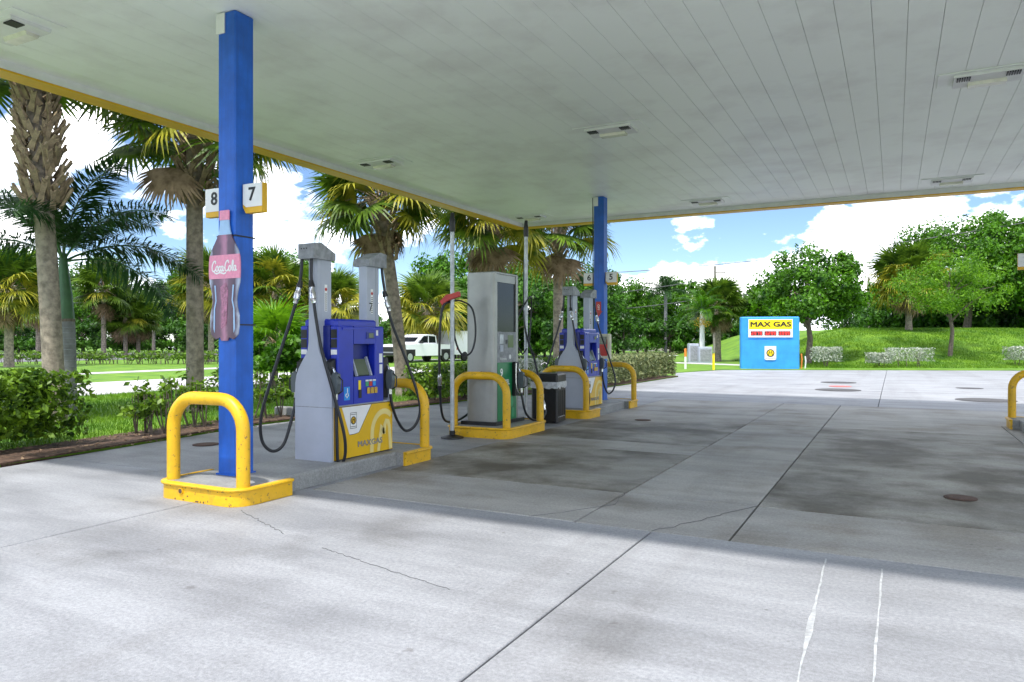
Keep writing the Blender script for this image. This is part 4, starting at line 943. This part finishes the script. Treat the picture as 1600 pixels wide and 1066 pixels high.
FAR = [(-60, 90, 1.3, T1), (30, 88, 1.15, T3), (95, 95, 1.2, T1), (130, 84, .8, T2), (235, 88, 1.05, T3), (285, 84, 1.0, T1), (345, 90, 1.25, T3), (402, 78, 1.15, T1), (455, 80, 1.2, T2), (705, 62, 1.0, T2), (560, 105, .75, T3), (630, 110, .7, T1), (745, 66, .95, T1), (790, 58, .95, T3), (835, 62, .9, T1), (880, 66, .85, T3), (925, 64, .85, T1), (965, 76, .85, T2), (1010, 84, .8, T1), (1050, 90, .75, T3), (1075, 78, .9, T2), (1140, 95, .95, T3), (1195, 92, .9, T1), (1345, 100, .95, T3), (1390, 88, .9, T1)]
def where(px):
    for lim, w_ in ((150, 'behind the criss-cross trunk palm'), (300, 'between the thick palm and the bottle column'), (480, 'behind the bright palmetto'), (650, 'far off behind the leaning palm'), (760, 'behind the pickup and trailer'), (860, 'behind the diesel pump'), (945, 'behind the second dispenser'), (1110, 'past the end of the long hedge'), (1260, 'behind the price sign')):
        if px < lim: return w_
    return 'behind the mound'
for i, (px, d, s, T) in enumerate(FAR):
    x, y = ray(px, d); tree('broadleaf_tree', T, (x, y, 0), ('brighter green tall tree ' if T is T2 else ('broad spreading dark tree ' if T is T3 else 'dark rounded tree ')) + where(px), 'tree', s, i * 1.3, 'trees of the far tree line')
for i in range(34):
    px = -40 + i * 36 + RNG.uniform(-10, 10); d = 70 + RNG.uniform(-4, 8) if px < 700 else 57 + RNG.uniform(-3, 6); x, y = ray(px, d)
    if 990 < px < 1290: d = 72; x, y = ray(px, d)
    tree('bush', T4, (x, y, 0), 'low dark bush under the trees ' + where(px), 'bush', RNG.uniform(.8, 1.25), i * 2.1, 'bushes under the far tree line')
SB = shrub_mesh(90, 1.3, .5, .8, 500, .07, M['hedge'], False, 8)
for i in range(11):
    x, y = ray(20 + i * 31 + RNG.uniform(-6, 6), 43); shrub('shrub', SB, (x, y, .03), 'thin straggly shrub in the row beside the road', rz=i, group='straggly shrubs along the road')

# ------------------------------------------------------------------ right side planting
def at_ground(px, d):
    x, y = ray(px, d); return (x, y, mound_z(x, y))
R1 = tree_meshes(201, 3.15, 2.45, 4.0, 24000, .10, 75, M['leafA'], .2, clump=.26)
tree('shade_tree', R1, at_ground(1262, 41), 'round green shade tree right behind the price sign')
R2 = tree_meshes(202, 1.6, 1.5, 2.6, 3000, .14, 30, M['leafA'], .12); tree('shade_tree', R2, at_ground(1188, 50), 'smaller green tree peeping past the left edge of the price sign', scale=1.25)
R3 = tree_meshes(203, 3.1, 2.3, 3.85, 12000, .085, 85, M['leafL'], .13, .3, .25, .24); tree('young_tree', R3, at_ground(1484, 40.3), 'young feathery light green tree with a slim grey trunk')
R4 = tree_meshes(204, 5.4, 4.3, 5.0, 30000, .13, 95, M['leafA'], .3, clump=.24); tree('big_tree', R4, at_ground(1510, 56), 'big spreading green tree on top of the mound')
R5 = tree_meshes(205, 4.2, 3.6, 4.2, 16000, .14, 70, M['leafA'], .25); tree('big_tree', R5, at_ground(1612, 52), 'dense leafy tree at the far end of the mound beyond the young tree')
MG = tree_meshes(206, 2.6, 2.0, 2.0, 6000, .15, 36, M['leafD'], .12, clump=.36)
for i, (px, d, sc) in enumerate(((1395, 62, 1.0), (1440, 60, 1.1), (1490, 62, 1.2), (1530, 59, 1.1), (1570, 61, 1.25), (1610, 58, 1.2), (1650, 60, 1.2))):
    g_ = at_ground(px, d); tree('bush', MG, (g_[0], g_[1], g_[2] - .7), 'dense dark bush in the thicket along the top of the mound', 'bush', sc, i * 1.7, 'thicket on the mound')
far_sabal(1420, 47.5, 437, 'yellowing fan palm with brown skirt on the mound', 1, 1.6, .2, mound_z(*ray(1420, 47.5)))
for px, d, w, h, l in ((1290, 37.2, .65, 1.05, 'compact silvery shrub beside the price sign at the foot of the mound'), (1372, 37.0, .45, .75, 'small round silvery shrub joined to the long one at the mound foot'), (1418, 37.2, 1.05, .98, 'long flat-topped silvery shrub at the foot of the mound'), (1597, 37.6, .7, 1.0, 'silvery shrub past the young tree by the hoop guard')):
    x, y, z = at_ground(px, d); shrub('shrub', shrub_mesh(int(px), w, .5, h, 1800, .045, M['silver'], True, 4, .3), (x, y, z), l, rz=YAW)
x, y = ray(1097, 47); t = thing('feather_palm', 'feather palm with a pale trunk and orange fruit left of the price sign', 'palm tree', (x, y, .03))
MB().tube([(0, 0, -.1), (0, 0, 1), (0, 0, 2.6), (0, 0, 3.3)], lambda q: .2 - .08 * q, 12).build('trunk', M['white'], t, True)
for i in range(13):
    el = 70 - i * 7.5; o = link('frond', FEB[0], t, (0, 0, 3.25)); o.rotation_euler = (Matrix.Rotation(i * 2.4, 3, 'Z') @ Matrix.Rotation(-math.radians(el), 3, 'Y')).to_euler(); o.scale = (1.0,) * 3
P = RNG.normal(0, .22, (260, 3)) + np.array([.1, -.3, 2.55]); tag(link('fruit_cluster', np_mesh('fruit', leaves(P, .05), [M['gold']]), t), kind='stuff')
far_sabal(1122, 49, 478, 'pale trunked fan palm beside the utility pole', 0, 1.25, .2)
x, y = ray(1040, 72); t = thing('feather_palm', 'tall distant feather palm rising above the far trees', 'palm tree', (x, y, 0))
MB().tube([(0, 0, 0), (0, 0, 6.2)], .16, 8).build('trunk', M['ring'], t)
for i in range(11): o = link('frond', FEA[0], t, (0, 0, 6.1)); o.rotation_euler = (Matrix.Rotation(i * 2.4, 3, 'Z') @ Matrix.Rotation(-math.radians(75 - i * 8), 3, 'Y')).to_euler()

# ------------------------------------------------------------------ vehicles
def wheel_mesh(r=.39, w=.26):
    b = MB(); b.mat(0).tube([(0, -w / 2, 0), (0, -w / 2 + .03, 0), (0, w / 2 - .03, 0), (0, w / 2, 0)], lambda q: r - (.04 if q in (0, 1) else 0), 24)
    return b
def vehicle(name, label, cat, loc, heading, sections, paint, wheels, glass, extras=(), scale=1, width=1.0):
    """sections: side outline (x forward, z) prisms with half widths; heading = direction of travel"""
    t = thing(name, label, cat, loc, heading, None, scale)
    for nm, pts, hw_, inset in sections:
        n_ = len(pts); cxm = sum(p[0] for p in pts) / n_; czm = sum(p[1] for p in pts) / n_
        vs = []
        for y_, k in ((-hw_, inset), (-hw_ + .06, 1), (hw_ - .06, 1), (hw_, inset)): vs += [(cxm + (p[0] - cxm) * k, y_, czm + (p[1] - czm) * k) for p in pts]
        fs = [tuple(range(n_)), tuple(range(4 * n_ - 1, 3 * n_ - 1, -1))] + [(r * n_ + i, r * n_ + (i + 1) % n_, (r + 1) * n_ + (i + 1) % n_, (r + 1) * n_ + i) for r in range(3) for i in range(n_)]
        MB().add(vs, fs).build(nm, paint, t, True)
    for pts, hw_ in glass:
        for s in (-1, 1): MB().prism(pts, 'y', s * hw_, s * (hw_ + .006)).build('side_window', M['glass'], t)
    for wx in wheels[0]:
        for s in (-1, 1):
            w = wheel_mesh(wheels[1]).build('tyre', M['tyre'], t, True); w.location = (wx, s * wheels[2], wheels[1])
            MB().disc((0, s * .131 - .002, 0), wheels[1] * .6, 'y', .004, 16).build('rim', M['galv'], w)
    for nm, bx, mm in extras: MB().box(*bx).build(nm, M[mm], t)
    return t
hd = math.atan2(-.99, -.146)
x, y = ray(654, 47)
body = [(-2.95, .55), (-2.95, 1.2), (-1.0, 1.25), (-.95, 1.28), (1.15, 1.28), (2.6, 1.22), (2.85, 1.05), (2.9, .55), (2.4, .45), (-2.4, .45)]
cab_ = [(-1.02, 1.2), (-.9, 1.85), (-.6, 1.92), (.45, 1.92), (1.3, 1.26), (1.25, 1.15)]
vehicle('pickup_truck', 'white crew cab pickup truck parked on the grass across the lane', 'truck', (x, y, .03), hd, [('body', body, .98, .985), ('cab', cab_, .86, .93)], M['carwhite'], ((-1.75, 1.85), .40, .86),
        [([(-.82, 1.34), (-.74, 1.78), (-.1, 1.82), (-.1, 1.34)], .858), ([(-.02, 1.34), (-.02, 1.82), (.4, 1.8), (.95, 1.34)], .858)],
        (('windscreen', (.55, 1.12, -.7, .7, 1.36, 1.72), 'glass'), ('grille', (2.86, 2.93, -.6, .6, .75, 1.08), 'black'), ('bumper', (2.86, 2.98, -.9, .9, .5, .68), 'black'), ('headlight', (2.8, 2.91, -.93, -.68, .85, 1.08), 'chrome'), ('headlight', (2.8, 2.91, .68, .93, .85, 1.08), 'chrome'), ('tail_lamp', (-2.97, -2.9, .8, .985, .8, 1.15), 'lamp_r'), ('tail_lamp', (-2.97, -2.9, -.985, -.8, .8, 1.15), 'lamp_r'), ('mirror', (.75, .9, .95, 1.15, 1.3, 1.48), 'black'), ('mirror', (.75, .9, -1.15, -.95, 1.3, 1.48), 'black'), ('wheel_arch', (1.35, 2.35, -.99, .99, .46, .9), 'tyre'), ('wheel_arch', (-2.25, -1.25, -.99, .99, .46, .9), 'tyre')), .93)
x, y = ray(716, 50.5)
t = thing('cargo_trailer', 'white box trailer parked behind the pickup', 'trailer', (x, y, .03), hd)
MB().box(-1.9, 1.9, -.95, .95, .45, 2.05, .04).build('box', M['carwhite'], t)
for s in (-1, 1):
    for wx in (-.45, .45): w = wheel_mesh(.32, .2).build('tyre', M['tyre'], t, True); w.location = (wx, s * .9, .32)
MB().box(1.9, 3.1, -.06, .06, .42, .5).build('drawbar', M['black'], t)
suv = [(-2.3, .35), (-2.35, 1.0), (-2.15, 1.15), (1.0, 1.12), (2.2, .95), (2.35, .4)]
suvc = [(-2.2, 1.08), (-1.9, 1.7), (-1.6, 1.78), (.2, 1.78), (1.1, 1.1)]
x, y = ray(12, 73)
vehicle('suv', 'dark navy suv on the road behind the pale trunked palm', 'car', (x, y, .06), hd + PI, [('body', suv, .95, .98), ('cabin', suvc, .8, .93)], M['cardark'], ((-1.4, 1.45), .37, .8), [([(-1.7, 1.2), (-1.55, 1.65), (.1, 1.65), (.8, 1.2)], .8)], (('tail_lamp', (-2.37, -2.3, .6, .9, .8, 1.05), 'lamp_r'), ('tail_lamp', (-2.37, -2.3, -.9, -.6, .8, 1.05), 'lamp_r')), 1.05)
x, y = ray(284, 105)
vehicle('car', 'small white car far off across the road', 'car', (x, y, 0), hd, [('body', [(-2.1, .35), (-2.1, .85), (2, .8), (2.2, .4)], .88, .98), ('cabin', [(-1.7, .83), (-1.2, 1.4), (.3, 1.4), (1.1, .8)], .75, .93)], M['carwhite'], ((-1.3, 1.35), .33, .75), [([(-1.2, .9), (-1, 1.3), (.2, 1.3), (.7, .9)], .75)])

# ------------------------------------------------------------------ houses, poles, wires
def house(px, d, w, dp, h, rise, label, rz):
    x, y = ray(px, d); t = thing('house', label, 'house', (x, y, 0), rz)
    MB().box(-w / 2, w / 2, -dp / 2, dp / 2, 0, h).build('wall', M['wall'], t)
    MB().prism([(-dp / 2 - .5, h), (dp / 2 + .5, h), (0, h + rise)], 'x', -w / 2 - .5, w / 2 + .5).build('roof', M['shingle'], t)
    for i in range(3): f = MB().box(-w / 2 + .8 + i * w / 3.2, -w / 2 + 2 + i * w / 3.2, -dp / 2 - .03, -dp / 2 - .002, .9, 2).build('window', M['white'], t); MB().box(-w / 2 + .9 + i * w / 3.2, -w / 2 + 1.9 + i * w / 3.2, -dp / 2 - .05, -dp / 2 - .031, 1, 1.9).build('pane', M['glass'], f)
    MB().box(w / 2 - 1.4, w / 2 - .5, -dp / 2 - .03, -dp / 2 - .002, 0, 2.05).build('door', M['white'], t)
house(1030, 100, 9, 6, 2.0, .8, 'low white house with pale roof seen past the long hedge', YAW + .15)
house(1150, 108, 9, 6, 2.2, .7, 'low pale house between the palms and the price sign', YAW - .1)
house(1290, 98, 9, 7, 2.0, .8, 'pale house with grey roof behind the mound', YAW + .5)
for px, d, w, h, l in ((1083, 46, .6, 1.2, 'tall grey utility cabinet under the feather palm'), (1101, 45.5, .8, 1.0, 'pale utility cabinet under the feather palm')):
    x, y = ray(px, d); t = thing('utility_box', l, 'utility box', (x, y, .03), YAW)
    MB().box(-w / 2, w / 2, -.3, .3, 0, h, .03).build('case', M['grey'], t); MB().box(-w / 2 + .05, w / 2 - .05, -.312, -.301, .1, h - .15).build('door', M['grey_dark'], t)
def upole(px, d, ytop, label, arms):
    x, y = ray(px, d); H_ = hz(ytop, d); t = thing('utility_pole', label, 'pole', (x, y, 0), YAW)
    MB().tube([(0, 0, 0), (0, 0, H_)], .17, 10, True, .11).build('pole', M['wood'], t)
    for i in range(arms): a = MB().box(-.1, .9, -.05, .05, H_ - .6 - i * .75, H_ - .5 - i * .75).build('crossarm', M['wood'], t); MB().tube([(.85, 0, H_ - .5 - i * .75), (.85, 0, H_ - .3 - i * .75)], .05, 8).build('insulator', M['white'], a)
    return Vector((x, y, H_))
pA = upole(1117, 62, 415, 'utility pole with side arms above the feather palm', 3)
pB = upole(1357, 66, 432, 'utility pole right of the round shade tree', 2)
pC = upole(645, 66, 458, 'utility pole behind the leaning palm', 1)
pD = upole(240, 70, 470, 'thin utility pole across the road beside the fan palm clump', 1)
def wire(a, b_, sag, label):
    P = [a.lerp(b_, i / 16) - Vector((0, 0, sag * 4 * (i / 16) * (1 - i / 16))) for i in range(17)]
    tag(MB().tube(P, .03, 5).build('overhead_wire', M['wire']), label, 'wire')
pE = Vector((*ray(1900, 58), hz(250, 58))); pF = Vector((*ray(-200, 80), 7.5))
wire(Vector((*ray(960, 60), hz(425, 60))), Vector((*ray(1640, 52), hz(340, 52))), .5, 'highest overhead wire crossing the clouds toward the big tree')
wire(pA - Vector((0, 0, 2.2)), pB - Vector((0, 0, .6)), .6, 'overhead wire between the two utility poles behind the shade tree')
wire(pA - Vector((0, 0, 1.0)), pC - Vector((0, 0, .5)), .8, 'overhead wire running behind the second dispenser')
wire(pA - Vector((0, 0, 2.6)), pC - Vector((0, 0, 1.6)), .8, 'lower overhead wire running behind the second dispenser')
wire(pC - Vector((0, 0, .5)), pD, .8, 'overhead wire behind the first dispenser and cola bottle')
wire(pD, pF, .8, 'overhead wire above the road behind the thick palm')
S.render.engine = 'CYCLES'
